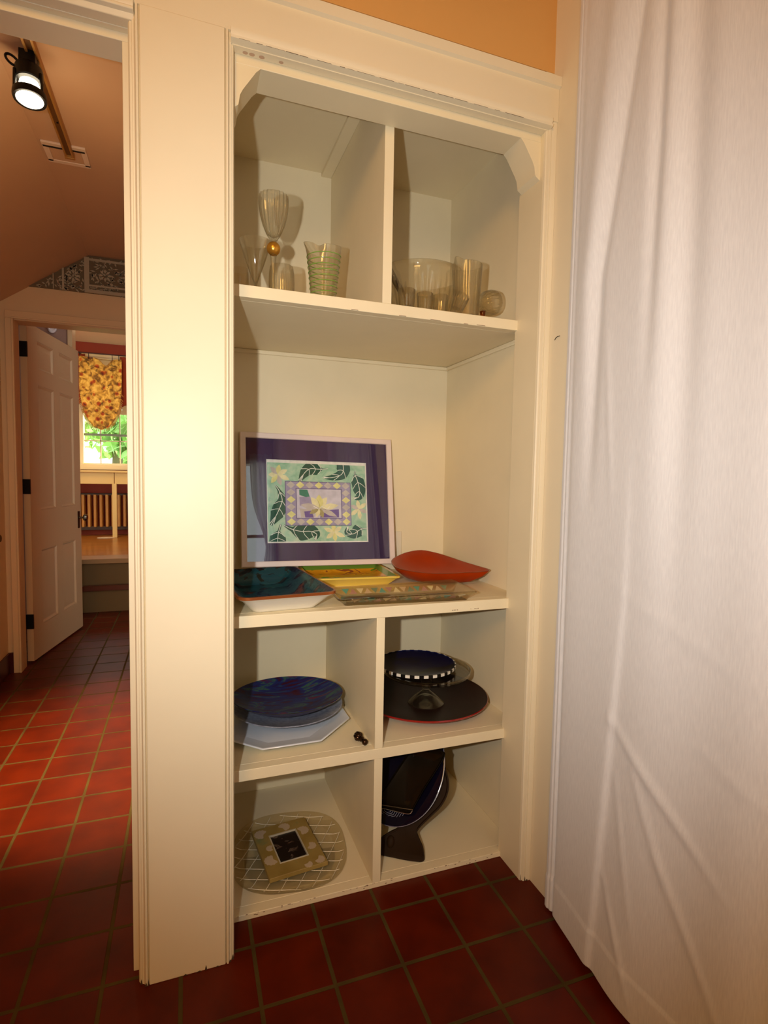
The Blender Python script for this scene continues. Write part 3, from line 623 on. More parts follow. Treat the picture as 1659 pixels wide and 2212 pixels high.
# --- pitcher with green spiral
px_, py_, H_ = .2495, .205, .150
def pr(z):  # radius
    t = z / H_; return .0325 + .0145 * t ** 1.3
pj_ = thing('pitcher', (px_, py_, ZS1), 'clear glass pitcher with a pinched lip and green spiral trails', 'pitcher')
pm = MB(); loops = []
def ploop(z, off, lip=True):
    l = []
    for i in range(72):
        a = 2 * PI * i / 72; r = pr(min(z, H_)) + off; sp = 0; zz = z
        if lip and z > H_ * .72:
            k = (z / H_ - .72) / .28; sp = .011 * k * k * math.exp(-((((a - PI * 1.08 + PI) % (2 * PI)) - PI) / .30) ** 2)
            sp -= .007 * k * k * math.exp(-((((a - PI * 1.33 + PI) % (2 * PI)) - PI) / .28) ** 2)
            zz = z + .004 * k * k * math.cos(2 * a) - .006 * k * k * math.exp(-((((a - PI * 1.33 + PI) % (2 * PI)) - PI) / .3) ** 2)
        l.append((px_ + (r + sp) * math.cos(a), py_ + (r + sp) * math.sin(a), ZS1 + zz))
    return l
for z in [0, .004, .02, .04, .06, .08, .1, .11, .12, .13, .14, H_]: loops.append(ploop(z, 0))
for z in [H_, .14, .13, .12, .11, .1, .08, .06, .04, .02, .009]: loops.append(ploop(z, -.0016))
pm.loft(loops); link('body', pm, CLEAR, pj_, smooth=60)
sp = []
for k in range(9 * 40 + 1):
    a = 2 * PI * k / 40; z = .010 + (.132 - .010) * k / 360
    sp.append((px_ + (pr(z) + .0006) * math.cos(a), py_ + (pr(z) + .0006) * math.sin(a), ZS1 + z + .0025 * math.sin(a)))
link('spiral_trail', MB().tube(sp, .0011, 6), mat('green_glass_thread', (118, 160, 60), .15, coat=.5), pj_, label='green glass spiral thread')
# --- big fluted bowl with utensil, jug, little glasses
bx, by = .585, .345
def rf(z): return max(0, min(1, (z - .012) / .03)) * max(0, min(1, (.130 - z) / .05))
bo = MB().lathe([(0, 0)] + wall_prof([(.055, 0), (.060, .004), (.085, .020), (.108, .045), (.122, .080), (.130, .120), (.133, .150), (.136, .172)], .0028, .010), (bx, by, ZS1), 168, rib=.022, ribn=42, ribfn=rf)
tag(link('serving_bowl', bo, CLEAR2, smooth=70), 'large clear fluted glass bowl at the back of the upper right compartment', 'bowl')
ut = MB().tube([(.447, .300, ZS1 + .190), (.47, .312, ZS1 + .168), (.52, .338, ZS1 + .118), (.565, .36, ZS1 + .068), (.60, .372, ZS1 + .026)], [.010, .0105, .010, .008, .006], 10)
ut.v = [(x, y, z) for x, y, z in ut.v]
tag(link('serving_spoon', ut, mat('dark_wood_handle', (58, 34, 20), .4)), 'dark wooden-handled utensil resting inside the large fluted glass bowl', 'utensil')
def small_glass(x, y, h, r0, r1, tilt, rz, label, rib=.03, n=12, m=CLEAR2):
    mb = MB().lathe([(0, 0)] + wall_prof([(r0, 0), (r0 + (r1 - r0) * .3, h * .2), (r0 + (r1 - r0) * .7, h * .6), (r1, h)], .0016, .007), (0, 0, 0), 60, rib=rib, ribn=n)
    mb.xf(Matrix.Translation((x, y, ZS1)) @ Matrix.Rotation(rz, 4, 'Z') @ Matrix.Rotation(tilt, 4, 'Y'))
    zmin = min(p[2] for p in mb.v); mb.v = [(a, b, c - zmin + ZS1) for a, b, c in mb.v]
    o = link('small_glass', mb, m, smooth=60); return tag(o, label, 'glass', 'little glasses in front of the fluted bowl')
small_glass(.468, .155, .056, .019, .0235, 0, 0, 'little clear fluted glass nearest the centre divider, in front of the large bowl')
small_glass(.524, .160, .054, .018, .0225, 0, 0, 'little clear glass second from the divider, in front of the large bowl')
small_glass(.5735, .166, .056, .019, .0225, 0, .4, 'little clear glass third from the divider, in front of the large bowl')
small_glass(.606, .136, .052, .015, .021, math.radians(24), .2, 'little sparkling cut glass leaning beside the foot of the ribbed vase', .06, 16)
jx, jy, JH = .664, .182, .158
def jloop(z, off, rib=1):
    l = []; t = z / JH; r = .0335 + .0095 * t
    for i in range(96):
        a = 2 * PI * i / 96; k = max(0, (t - .8) / .2); rr = (r + off) * (1 + .022 * math.cos(24 * a) * rib * (1 if t < .93 else .3))
        g_ = math.exp(-((((a - PI * 1.15 + PI) % (2 * PI)) - PI) / .28) ** 2)
        l.append((jx + (rr + .012 * k * g_) * math.cos(a), jy + (rr + .012 * k * g_) * math.sin(a), ZS1 + z + .010 * k * g_))
    return l
jgo = link('glass_vase', MB().loft([jloop(z, 0) for z in (0, .004, .03, .06, .09, .115, .13, .145, JH)] + [jloop(z, -.0022, .2) for z in (JH, .145, .13, .115, .09, .06, .03, .014)]), CLEAR2, smooth=60)
tag(jgo, 'tall clear ribbed glass vase with a pointed lip, standing in front of the large bowl', 'vase')
# tilted ribbed cup lying against the jug, with an amber base
cup2 = thing('ribbed_cup', (.725, .20, ZS1), 'rounded ribbed glass cup tipped over at the right of the tall ribbed vase', 'cup')
Tc = Matrix.Translation((.700, .205, ZS1 + .028)) @ Matrix.Rotation(math.radians(62), 4, 'Y') @ Matrix.Rotation(0, 4, 'Z')
link('bowl', MB().lathe([(0, .012)] + wall_prof([(.008, .012), (.022, .018), (.032, .032), (.0355, .050), (.034, .066), (.030, .076)], .0018, .020), seg=80, rib=.03, ribn=20).xf(Matrix.Translation((.704, .205, ZS1 + .062)) @ Matrix.Rotation(math.radians(80), 4, 'Y')), CLEAR2, cup2, smooth=60)
link('foot', MB().lathe([(0, 0), (.0185, 0), (.019, .004), (.009, .012), (.006, .022), (.009, .038), (0, .039)], seg=40).xf(Matrix.Translation((.7235, .190, ZS1 + .0005)) @ Matrix.Rotation(math.radians(-4), 4, 'X')), glass('amber_glass_2', (216, 150, 80), .8), cup2, label='amber glass foot')

# ------------------------------------------------------------------ framed print leaning on the back
FB, FT = Vector((0, .585, .8285)), Vector((0, .6545, 1.277))
fh = (FT - FB).length; up = (FT - FB).normalized(); fn = Vector((0, -up.z, up.y))
FW = .540; F0 = Vector((.0735, .585, .8335)); rt = Vector((1, 0, -.013)).normalized()
def fp(x, s, d): # frame coords: x right, s up, d out of the face
    return tuple(F0 + rt * x + up * s + fn * d)
pf = thing('picture_frame', tuple(F0), 'large cream-framed leaf print with purple mat leaning against the cupboard back', 'picture frame')
FWH = fh; fwid = .0185
def fbox(m, x0, x1, s0, s1, d0, d1, mi=0):
    vs = [fp(x, s, d) for x in (x0, x1) for s in (s0, s1) for d in (d0, d1)]
    return m.add(vs, [(0, 1, 3, 2), (4, 6, 7, 5), (0, 4, 5, 1), (2, 3, 7, 6), (0, 2, 6, 4), (1, 5, 7, 3)], mi)
fm = MB()
def frect(i, d): return [fp(i, i, d), fp(FW - i, i, d), fp(FW - i, FWH - i, d), fp(i, FWH - i, d)]
fm.loft([frect(0, -.012), frect(0, .009), frect(.002, .0105), frect(fwid - .002, .0105), frect(fwid, .008), frect(fwid, -.012)], cap0=False, cap1=False)
FRP = mat('pinkish_white_frame', (226, 208, 198), .4, var=.03, vscale=20)
pfo = link('frame', fm, FRP, pf, smooth=20)
fmr = MB(); fbox(fmr, .004, FW - .004, .004, FWH - .004, -.012, -.006); link('backing_board', fmr, mat('brown_backing', (120, 90, 60), .8), pf)
def matfn(nt, vec):
    n = noise(nt, mapping(nt, vec, sc=(30, 1, .6)), 2, 2)
    return ramp(nt, n, [(.3, (42, 20, 66)), (.7, (52, 28, 78))])
mm = MB()
AX0, AX1, AS0, AS1 = .0865, .4435, .0795, .3655
for a in ((fwid - .002, FW - fwid + .002, fwid - .002, AS0), (fwid - .002, FW - fwid + .002, AS1, FWH - fwid + .002), (fwid - .002, AX0, AS0, AS1), (AX1, FW - fwid + .002, AS0, AS1)):
    fbox(mm, *a, -.002, .000)
mbo = link('mat_board', mm, node_mat('purple_mat', matfn, .7), pf, smooth=0, label='deep purple mat')
# the print: flat paper with cut-paper shapes, all one sheet
ACOL = dict(paper=(150, 206, 172), green=(10, 82, 66), vein=(232, 238, 226), white=(240, 238, 226), lilac=(160, 152, 182), dark=(96, 88, 132), yellow=(226, 222, 148), grey=(196, 188, 180), cream=(232, 226, 178), pale=(206, 202, 214), olive=(170, 160, 110), plum=(112, 92, 156), teal=(58, 134, 112))
def paperfn(nt, vec):
    n = noise(nt, vec, 26, 5, 1); return ramp(nt, n, [(.3, (132, 184, 150)), (.5, (164, 204, 176)), (.7, (194, 214, 184))])
AM = {}
for i, (k, c) in enumerate(ACOL.items()):
    AM[k] = (i, node_mat('print_paper', paperfn, .8) if k == 'paper' else mat('print_' + k, c, .8, var=.05 if k in ('green', 'vein') else .14, vscale=45))
art = MB(); layer = [0]
def ap(u, v):   # picture zoom units -> sheet
    x = AX0 + .003 + (u - 345) / 948 * (AX1 - AX0 - .006); s_ = AS1 - .010 - (v - 335) / 755 * (AS1 - AS0 - .013); return x, s_
def flat(pts, key, L=None):
    cl = [(min(1290, max(345, u)), min(1086, max(336, v))) for u, v in pts]
    d = -.0040 + (L if L is not None else layer[0]) * .00006; layer[0] += 0 if L is not None else 1
    art.add([fp(*ap(u, v), d) for u, v in cl], [tuple(range(len(cl)))], AM[key][0])
fbox(art, AX0 - .004, AX1 + .004, AS0 - .004, AS1 + .004, -.006, -.0046, AM['white'][0])
flat([(345, 336), (1290, 336), (1290, 1086), (345, 1086)], 'paper', 1)
def petal(x, y, a, l, w, key, L):
    c, s = math.cos(a), math.sin(a)
    pts = [(0, 0), (.3, .8), (.6, 1), (.85, .5), (1, 0), (.85, -.5), (.6, -1), (.3, -.8)]
    flat([(x + l * p * c - w / 2 * q_ * s, y + l * p * s + w / 2 * q_ * c) for p, q_ in pts], key, L)
for (x, y, n, l, ks) in ((440, 450, 7, 110, ('cream', 'grey', 'yellow')), (1215, 770, 6, 100, ('grey', 'cream', 'cream')), (965, 1000, 6, 105, ('cream', 'yellow', 'cream'))):
    for k in range(n): petal(x, y, k * 2 * PI / n + .4, l * random.uniform(.75, 1.1), l * .42, ks[k % 3], 3 + k)
def spine(pts, ws, L):
    # smooth the spine
    P_, W_ = [], []
    for i in range(len(pts) - 1):
        p0 = pts[max(0, i - 1)]; p1 = pts[i]; p2 = pts[i + 1]; p3 = pts[min(len(pts) - 1, i + 2)]
        for k in range(6):
            t = k / 6; h = lambda a, b, c, d: .5 * (2 * b + (c - a) * t + (2 * a - 5 * b + 4 * c - d) * t * t + (3 * b - a - 3 * c + d) * t ** 3)
            P_.append((h(p0[0], p1[0], p2[0], p3[0]), h(p0[1], p1[1], p2[1], p3[1]))); W_.append(ws[i] + (ws[i + 1] - ws[i]) * t)
    P_.append(pts[-1]); W_.append(ws[-1]); lf, rg_ = [], []
    N_ = []
    for i, p in enumerate(P_):
        a = P_[min(i + 1, len(P_) - 1)]; b = P_[max(0, i - 1)]; dx, dy = a[0] - b[0], a[1] - b[1]; m_ = math.hypot(dx, dy) or 1
        n = (-dy / m_, dx / m_); N_.append(n); lf.append((p[0] + n[0] * W_[i], p[1] + n[1] * W_[i])); rg_.append((p[0] - n[0] * W_[i], p[1] - n[1] * W_[i]))
    for i in range(len(P_) - 1): flat([lf[i], lf[i + 1], rg_[i + 1], rg_[i]], 'green', L)
    for i in range(len(P_) - 1):
        n0, n1 = N_[i], N_[i + 1]; flat([(P_[i][0] + n0[0] * 3, P_[i][1] + n0[1] * 3), (P_[i + 1][0] + n1[0] * 3, P_[i + 1][1] + n1[1] * 3), (P_[i + 1][0] - n1[0] * 3, P_[i + 1][1] - n1[1] * 3), (P_[i][0] - n0[0] * 3, P_[i][1] - n0[1] * 3)], 'vein', L + 2)
    for i in range(7, len(P_) - 4, 6):
        for sgn, e in ((1, lf), (-1, rg_)):
            j = min(len(P_) - 1, i + 4); a = P_[i]; b = e[j]; dx, dy = b[0] - a[0], b[1] - a[1]; m_ = math.hypot(dx, dy) or 1; nx, ny = -dy / m_ * 2.6, dx / m_ * 2.6
            mid = ((a[0] + b[0]) / 2 + (P_[i][0] - P_[j][0]) * .12, (a[1] + b[1]) / 2 + (P_[i][1] - P_[j][1]) * .12)
            flat([(a[0] + nx, a[1] + ny), (mid[0] + nx, mid[1] + ny), (mid[0] - nx, mid[1] - ny), (a[0] - nx, a[1] - ny)], 'vein', L + 2)
            flat([(mid[0] + nx, mid[1] + ny), (b[0] + nx, b[1] + ny), (b[0] - nx, b[1] - ny), (mid[0] - nx, mid[1] - ny)], 'vein', L + 2)
spine([(920, 378), (865, 385), (810, 385), (745, 385), (690, 430), (640, 515)], [4, 8, 58, 62, 45, 6], 12)
spine([(1065, 300), (1072, 380), (1045, 435), (950, 465), (865, 465)], [60, 68, 50, 26, 3], 12)
spine([(1192, 388), (1186, 425), (1210, 490), (1228, 580), (1218, 650), (1158, 668)], [5, 8, 66, 66, 36, 3], 12)
spine([(418, 555), (452, 605), (478, 690), (455, 765), (425, 830), (370, 935)], [5, 16, 42, 66, 62, 7], 12)
spine([(462, 922), (442, 985), (432, 1040), (430, 1100)], [8, 12, 72, 80], 12)
spine([(488, 930), (560, 968), (650, 990), (735, 990), (795, 1020), (775, 1075)], [6, 22, 88, 74, 34, 4], 12)
spine([(1292, 966), (1245, 968), (1205, 985), (1150, 1018), (1088, 1000), (1105, 940)], [5, 8, 66, 46, 26, 4], 12)
flat([(505, 510), (1138, 510), (1138, 935), (505, 935)], 'dark', 18); flat([(512, 516), (1132, 516), (1132, 929), (512, 929)], 'lilac', 20)
dia = [(x, 545) for x in (560, 648, 737, 826, 914, 1002, 1088)] + [(x, 898) for x in (560, 648, 737, 826, 914, 1002, 1088)] + [(560, y) for y in (616, 686, 757, 828)] + [(1088, y) for y in (616, 686, 757, 828)]
for i, (x, y) in enumerate(dia): flat([(x - 41, y), (x, y - 34), (x + 41, y), (x, y + 34)], 'yellow' if i % 2 else 'grey', 22)
flat([(604, 575), (1048, 575), (1048, 868), (604, 868)], 'dark', 24); flat([(612, 582), (1040, 582), (1040, 861), (612, 861)], 'pale', 26)
flat([(638, 588), (715, 588), (735, 655), (700, 662), (638, 640)], 'teal', 28); flat([(638, 662), (740, 655), (760, 740), (640, 745)], 'lilac', 28)
flat([(640, 770), (760, 780), (780, 855), (650, 858)], 'grey', 28); flat([(850, 790), (1015, 775), (1015, 855), (830, 858)], 'plum', 28); flat([(680, 800), (750, 790), (770, 858), (690, 858)], 'plum', 29)
for a, l, w_, k in ((-1.57, 130, 70, 'yellow'), (-2.2, 130, 60, 'cream'), (-.95, 130, 60, 'cream'), (-.15, 190, 60, 'cream'), (3.3, 180, 60, 'grey'), (.45, 190, 50, 'grey'), (2.6, 110, 45, 'olive'), (1.2, 100, 50, 'olive'), (1.9, 95, 45, 'cream'), (-1.9, 90, 34, 'yellow'), (-1.2, 90, 40, 'yellow')):
    petal(825, 765, a, l, w_, k, 31 + int(abs(a) * 2))
for i in range(6): flat([(770 + i * 26, 745 + (i % 3) * 14), (796 + i * 26, 745 + ((i + 1) % 3) * 14), (796 + i * 26, 752 + ((i + 1) % 3) * 14), (770 + i * 26, 752 + (i % 3) * 14)], 'white', 42)
for i in range(9): flat([(358 + (i % 2) * 4, 665 + i * 11), (364 + (i % 2) * 5, 668 + i * 11), (360, 673 + i * 11)], 'dark', 12)
link('print', art, [m for _, m in AM.values()], mbo, smooth=0)
gp = MB(); fbox(gp, fwid - .001, FW - fwid + .001, fwid - .001, FWH - fwid + .001, .0035, .0045)
link('glass_pane', gp, pane('picture_glass'), pf, smooth=0)
for s_ in (.055, .105):
    m_ = MB(); fbox(m_, FW, FW + .0012, s_, s_ + .012, -.004, .002); link('clip', m_, BLACK, pfo)

# ------------------------------------------------------------------ dishes on the middle shelf
def rrect(x0, x1, y0, y1, r, z, n=8):
    l = []
    for cx, cy, a0 in ((x1 - r, y1 - r, 0), (x0 + r, y1 - r, 90), (x0 + r, y0 + r, 180), (x1 - r, y0 + r, 270)):
        for k in range(n + 1):
            a = math.radians(a0 + 90 * k / n); l.append((cx + r * math.cos(a), cy + r * math.sin(a), z))
    return l
def dish(x0, x1, y0, y1, h, inset, zt, r, th=.005, floor=.008, fr_=None):
    """loops of a rectangular dish: underside up to rim, then inside down"""
    i = inset; f = fr_ or inset
    return [rrect(x0 + i, x1 - i, y0 + i, y1 - i, r * .6, 0), rrect(x0 + i * .9, x1 - i * .9, y0 + i * .9, y1 - i * .9, r * .7, .004), rrect(x0 + i * .3, x1 - i * .3, y0 + i * .3, y1 - i * .3, r * .9, h * .68),
            rrect(x0, x1, y0, y1, r, h * .86), rrect(x0, x1, y0, y1, r, h), rrect(x0 + th, x1 - th, y0 + th, y1 - th, r * .9, h + .0005),
            rrect(x0 + f * .7, x1 - f * .7, y0 + f * .7, y1 - f * .7, r * .7, h * .55), rrect(x0 + f + .01, x1 - f - .01, y0 + f + .01, y1 - f - .01, r * .5, floor), rrect(x0 + f + .03, x1 - f - .03, y0 + f + .03, y1 - f - .03, r * .4, floor)]
def turned(x0, x1, y0, y1, ang, loc, loops):
    c = Vector(((x0 + x1) / 2, (y0 + y1) / 2, 0)); Mx = Matrix.Translation(Vector(loc)) @ Matrix.Rotation(ang, 4, 'Z') @ Matrix.Translation(-c)
    return [[tuple(Mx @ Vector(p)) for p in l] for l in loops]
# dark teal / copper dish
def tealfn(nt, vec):
    n = noise(nt, mapping(nt, vec, sc=(1, 1, 1)), 7, 3, 2.2)
    a = ramp(nt, n, [(.0, (8, 14, 22)), (.40, (10, 60, 70)), (.52, (6, 70, 76)), (.55, (26, 10, 14)), (.63, (84, 34, 20)), (.70, (18, 10, 16))], 'CONSTANT')
    n2 = noise(nt, mapping(nt, vec, loc=(3, 1, 2)), 15, 3, 1.5); b = ramp(nt, n2, [(.62, (255, 255, 255)), (.66, (150, 96, 80))])
    return mix(nt, 1.0, a, b, 'MULTIPLY')
x0, x1, y0, y1 = .002, .258, .095, .520
DL = dish(x0, x1, y0, y1, .050, .048, .05, .030, th=.005)
td = thing('serving_dish', ((x0 + x1) / 2, (y0 + y1) / 2, ZM), 'deep rectangular dish, white outside, dark teal inside with copper rim', 'dish')
md = MB().loft(turned(x0, x1, y0, y1, math.radians(5), ((x0 + x1) / 2, (y0 + y1) / 2, ZM), DL), mis=[0, 0, 0, 1, 1, 2, 2, 2, 2])
link('body', md, [mat('white_porcelain', (234, 230, 218), .25, coat=.4), mat('copper_lustre', (190, 112, 60), .28, metal=.8), node_mat('teal_glaze', tealfn, .22, spec=.3)], td, smooth=50)
sd = MB()
for i in range(7):
    for j in range(3):
        x_ = .150 + i * .0125 + j * .005; y_ = .22 + j * .022 + (i % 2) * .006; a = .6
        sd.lathe([(0, 0), (.0042, 0), (.0042, .0006), (0, .0006)], (0, 0, 0), 10, rx=.6, ry=1.7, rot=-a); 
        for k in range(len(sd.v) - 40, len(sd.v)): sd.v[k] = (sd.v[k][0] + x_, sd.v[k][1] + y_, sd.v[k][2] + ZM + .0092)
link('painted_seeds', sd, mat('pale_pink_dots', (196, 168, 160), .4), td, smooth=0, label='pale painted seed marks')
# yellow tray
def yelfn(nt, vec):
    n = noise(nt, mapping(nt, vec, loc=(1.3, .4, 0)), 6.5, 2, 1.6); a = ramp(nt, n, [(.0, (52, 118, 30)), (.44, (96, 140, 30)), (.47, (214, 146, 28)), (.62, (224, 156, 34)), (.66, (150, 84, 40)), (.69, (218, 150, 34))], 'CONSTANT')
    return a
YD = dish(.262, .560, .375, .640, .031, .030, 0, .008, th=.010, floor=.006)
yl = thing('rectangular_plate', (.411, .508, ZM), 'yellow rectangular plate painted orange and green under the picture frame', 'plate')
link('body', MB().loft(turned(.262, .560, .375, .640, math.radians(-4), (.411, .506, ZM), YD), mis=[0, 0, 0, 0, 0, 1, 2, 2, 2]), [mat('yellow_glaze', (226, 196, 84), .25, coat=.5), mat('green_rim_glaze', (120, 150, 50), .25, coat=.5), node_mat('painted_glaze', yelfn, .2, coat=.5)], yl, smooth=50)
# glass tray with triangles
GT = glass('smoky_gold_glass', (246, 240, 220), .85, edge=.6)
x0, x1, y0, y1 = .285, .690, .112, .268
tray = thing('glass_tray', (.487, .19, ZM), 'long thick glass tray with painted turquoise and cream triangles at the shelf front', 'tray')
gl = dish(x0, x1, y0, y1, .026, .022, 0, .018, th=.003, floor=.007)
Mt = (((x0 + x1) / 2, (y0 + y1) / 2, ZM)); ta = math.radians(-4)
tl = turned(x0, x1, y0, y1, ta, Mt, gl)
tl = [[(p[0], p[1], p[2] + (.004 * math.sin(p[0] * 60) + .008 * gauss(p[0], x1 - .02, .03) * (1 if p[1] > .2 else .2)) * min(1, (p[2] - ZM) / .02)) for p in l] for l in tl]
link('body', MB().loft(tl), GT, tray, smooth=50)
cols_ = [(92, 160, 158), (206, 178, 150), (182, 132, 132), (120, 140, 120), (222, 206, 170)]
trm = MB(); n = 15
Rt = Matrix.Translation(Mt) @ Matrix.Rotation(ta, 4, 'Z')
for i in range(n):
    for j, yy in enumerate((.052, -.052)):
        xa = -.165 + i * .330 / n; xb = xa + .330 / n; h0 = yy; h1 = yy + (.018 if j == 0 else -.018)
        pts = [(xa, h0), (xb, h0), ((xa + xb) / 2, h1)] if i % 2 else [(xa, h1), ((xa + xb) / 2, h0), (xb, h1)]
        zz = [.0078 if abs(p[1]) < .055 else .019 for p in pts]
        trm.add([tuple(Rt @ Vector((p[0], p[1], z + .0006))) for p, z in zip(pts, zz)] + [tuple(Rt @ Vector((p[0], p[1], z + .0002))) for p, z in zip(pts, zz)], [(0, 1, 2), (5, 4, 3), (0, 3, 4, 1), (1, 4, 5, 2), (2, 5, 3, 0)], (i * 2 + j) % 5)
link('painted_triangles', trm, [mat('triangle_glaze_%d' % k, c, .35, coat=.3) for k, c in enumerate(cols_)], tray, smooth=0)
# orange leaf-shaped bowl
rim = [(.556, .45, .845), (.572, .505, .853), (.615, .56, .858), (.67, .600, .865), (.730, .612, .869), (.775, .585, .862), (.800, .52, .855), (.812, .44, .850), (.818, .35, .849), (.815, .262, .850), (.782, .268, .844), (.735, .280, .842), (.685, .292, .839), (.635, .312, .838), (.590, .350, .839), (.562, .400, .841)]
def crl(pts, n=4):
    o = []; N = len(pts)
    for i in range(N):
        p = [Vector(pts[(i + k - 1) % N]) for k in range(4)]
        for k in range(n):
            t = k / n; o.append(.5 * (2 * p[1] + (p[2] - p[0]) * t + (2 * p[0] - 5 * p[1] + 4 * p[2] - p[3]) * t * t + (3 * p[1] - p[0] - 3 * p[2] + p[3]) * t ** 3))
    return o
R_ = crl(rim); cb = Vector((.685, .42, ZM))
def rl(f, zf, off=0): return [Vector((cb.x + (p.x - cb.x) * f, cb.y + (p.y - cb.y) * f, ZM + (p.z - ZM) * zf + off)) for p in R_]
ob = MB().loft([rl(.32, 0), rl(.42, .02), rl(.70, .25), rl(.90, .62), rl(1.0, .95), rl(1.005, 1.0), rl(.985, 1.0), rl(.88, .66, .002), rl(.68, .32, .002), rl(.40, .10, .003), rl(.15, .07, .003)], mis=[0, 0, 0, 0, 1, 1, 0, 0, 0, 0, 0])
tag(link('leaf_bowl', ob, [mat('orange_glaze', (158, 48, 1), .28, spec=.15, coat=.05, var=.12, vscale=14), mat('brown_rim_glaze', (120, 40, 16), .3, coat=.4)], smooth=60), 'glossy orange leaf-shaped bowl at the right end of the middle shelf', 'bowl')

# ------------------------------------------------------------------ lower-left compartment
def octo(cx, cy, r, z, rot=PI / 8): return [(cx + r * math.cos(rot + k * PI / 4), cy + r * math.sin(rot + k * PI / 4), z) for k in range(8)]
ox, oy, OR = .168, .354, .207
op = MB().loft([octo(ox, oy, .12, ZL), octo(ox, oy, .15, ZL + .004), octo(ox, oy, OR, ZL + .018), octo(ox, oy, OR, ZL + .0215), octo(ox, oy, OR - .004, ZL + .022), octo(ox, oy, .150, ZL + .010), octo(ox, oy, .149, ZL + .010)])
tag(link('octagonal_platter', op, mat('bluish_white_porcelain', (212, 218, 226), .22, coat=.5), smooth=20, bevel=.0015), 'white octagonal platter at the bottom of the lower left plate stack', 'platter')
def seeded(nt, vec):
    return ramp(nt, noise(nt, vec, 90, 4), [(.35, (116, 122, 140)), (.65, (150, 156, 172))])
gr = MB().lathe([(0, 0), (.075, 0), (.08, .002), (.12, .010), (.150, .020), (.163, .026), (.1655, .028), (.163, .0295), (.148, .024), (.115, .015), (.075, .008), (0, .008)], (.190, .366, ZL + .0235), 96)
tag(link('round_platter', gr, node_mat('frosted_grey_glass', seeded, .35, coat=.3), smooth=40), 'round speckled grey glass plate between the octagonal platter and the blue bowl', 'plate')
def swirl(nt, vec):
    v = mapping(nt, vec, rot=(0, 0, -.75), sc=(1.6, 7, 1))
    n = noise(nt, v, 3.2, 4, 2.5)
    return ramp(nt, n, [(.0, (22, 10, 22)), (.36, (64, 14, 34)), (.44, (30, 32, 84)), (.53, (34, 44, 104)), (.57, (60, 96, 72)), (.61, (40, 40, 96)), (.68, (96, 26, 48)), (.75, (38, 40, 92))])
bl = MB().lathe([(0, 0), (.055, 0), (.06, .002), (.10, .010), (.135, .026), (.158, .040), (.165, .044), (.166, .0465), (.163, .0475), (.150, .042), (.12, .028), (.08, .016), (0, .012)], (0, 0, 0), 96, mis=[0] * 5 + [1] * 2 + [2] * 5 + [2])
bl.xf(Matrix.Translation((.190, .362, ZL + .0365)) @ Matrix.Rotation(math.radians(-3.4), 4, 'X'))
# body made of outside, dark rim and swirled inside
tag(link('shallow_bowl', bl, [mat('violet_grey_glass', (84, 84, 124), .4), mat('black_rim', (14, 10, 14), .12, coat=.8), node_mat('swirled_blue_glass', swirl, .5, spec=.2)], smooth=40), 'shallow round bowl swirled blue, maroon and green on top of the lower left stack', 'bowl')
# finial
fi = thing('finial', (.360, .158, ZL), 'small dark bronze turned finial lying on the shelf by the divider', 'finial')
A_, B_ = Vector((.353, .183, ZL + .0125)), Vector((.367, .133, ZL + .0085)); ax = (B_ - A_)
Tf = Matrix.Translation(A_) @ ax.to_track_quat('Z', 'Y').to_matrix().to_4x4()
BZ = mat('dark_bronze', (64, 44, 28), .25, metal=.9)
link('knob', MB().lathe([(0, -.006), (.006, -.004), (.0105, .002), (.0125, .009), (.0115, .016), (.007, .021), (0, .0215)], seg=40, rib=.10, ribn=8, twist=60).xf(Tf), BZ, fi, smooth=60)
link('collar', MB().lathe([(0, .020), (.005, .021), (.0075, .024), (.0075, .028), (.0045, .031), (.0045, .034), (.007, .037), (.0085, .042), (.008, .048), (.004, .051), (0, .0515)], seg=32).xf(Tf), BZ, fi, smooth=60)

# ------------------------------------------------------------------ lower-right compartment
rx_, ry_ = .628, .345
def redfn(nt, vec): return ramp(nt, noise(nt, vec, 8, 3), [(.3, (24, 5, 4)), (.7, (34, 8, 5))])
rdp = MB().lathe([(0, 0), (.09, 0), (.095, .003), (.14, .014), (.19, .026), (.209, .032), (.2115, .036), (.2095, .0385), (.19, .034), (.14, .024), (.09, .018), (0, .017)], (rx_, ry_, ZL), 120, mis=[0] * 7 + [1] * 6)
tag(link('charger_plate', rdp, [mat('deep_red_lacquer', (140, 8, 12), .18, coat=.6), node_mat('dark_maroon_lacquer', redfn, .35, spec=.1)], smooth=40), 'very large dark maroon charger plate with a red edge under the cake stand', 'plate')
cx_, cy_ = .628, .318; cz = ZL + .0184
ck2 = thing('cake_stand', (cx_, cy_, cz), 'clear glass pedestal cake stand standing on the maroon charger', 'cake stand')
link('pedestal', MB().lathe([(.0, .022), (.012, .024), (.020, .022), (.040, .010), (.054, .001), (.057, .0), (.058, .002), (.052, .008), (.036, .022), (.020, .034), (.012, .040), (.009, .044), (.014, .048), (.014, .051), (.010, .054), (.016, .058), (.019, .066), (.016, .074), (.010, .079), (.012, .084), (.020, .088), (0, .0885)], (cx_, cy_, cz), 64), CLEAR2, ck2, smooth=60)
sx_, sy_ = .640, .345
link('top_plate', MB().lathe([(0, .0885), (.10, .089), (.138, .090), (.142, .094), (.1425, .104), (.140, .104), (.138, .096), (.10, .094), (0, .094)], (sx_, sy_, cz), 96), glass('smoked_clear_glass', (244, 240, 230), .82), ck2, smooth=40)
def navyfn(nt, vec):
    v = mapping(nt, vec, loc=(0, .02, 0), sc=(1.0, 2.6, 1)); n = noise(nt, v, 6, 2, 1)
    return ramp(nt, n, [(.0, (6, 8, 44)), (.48, (8, 10, 52)), (.56, (20, 18, 24)), (.67, (18, 16, 22)), (.72, (110, 120, 30)), (.76, (14, 14, 40))])
nvx, nvy, NR_ = .618, .378, .128; nvz = cz + .0945
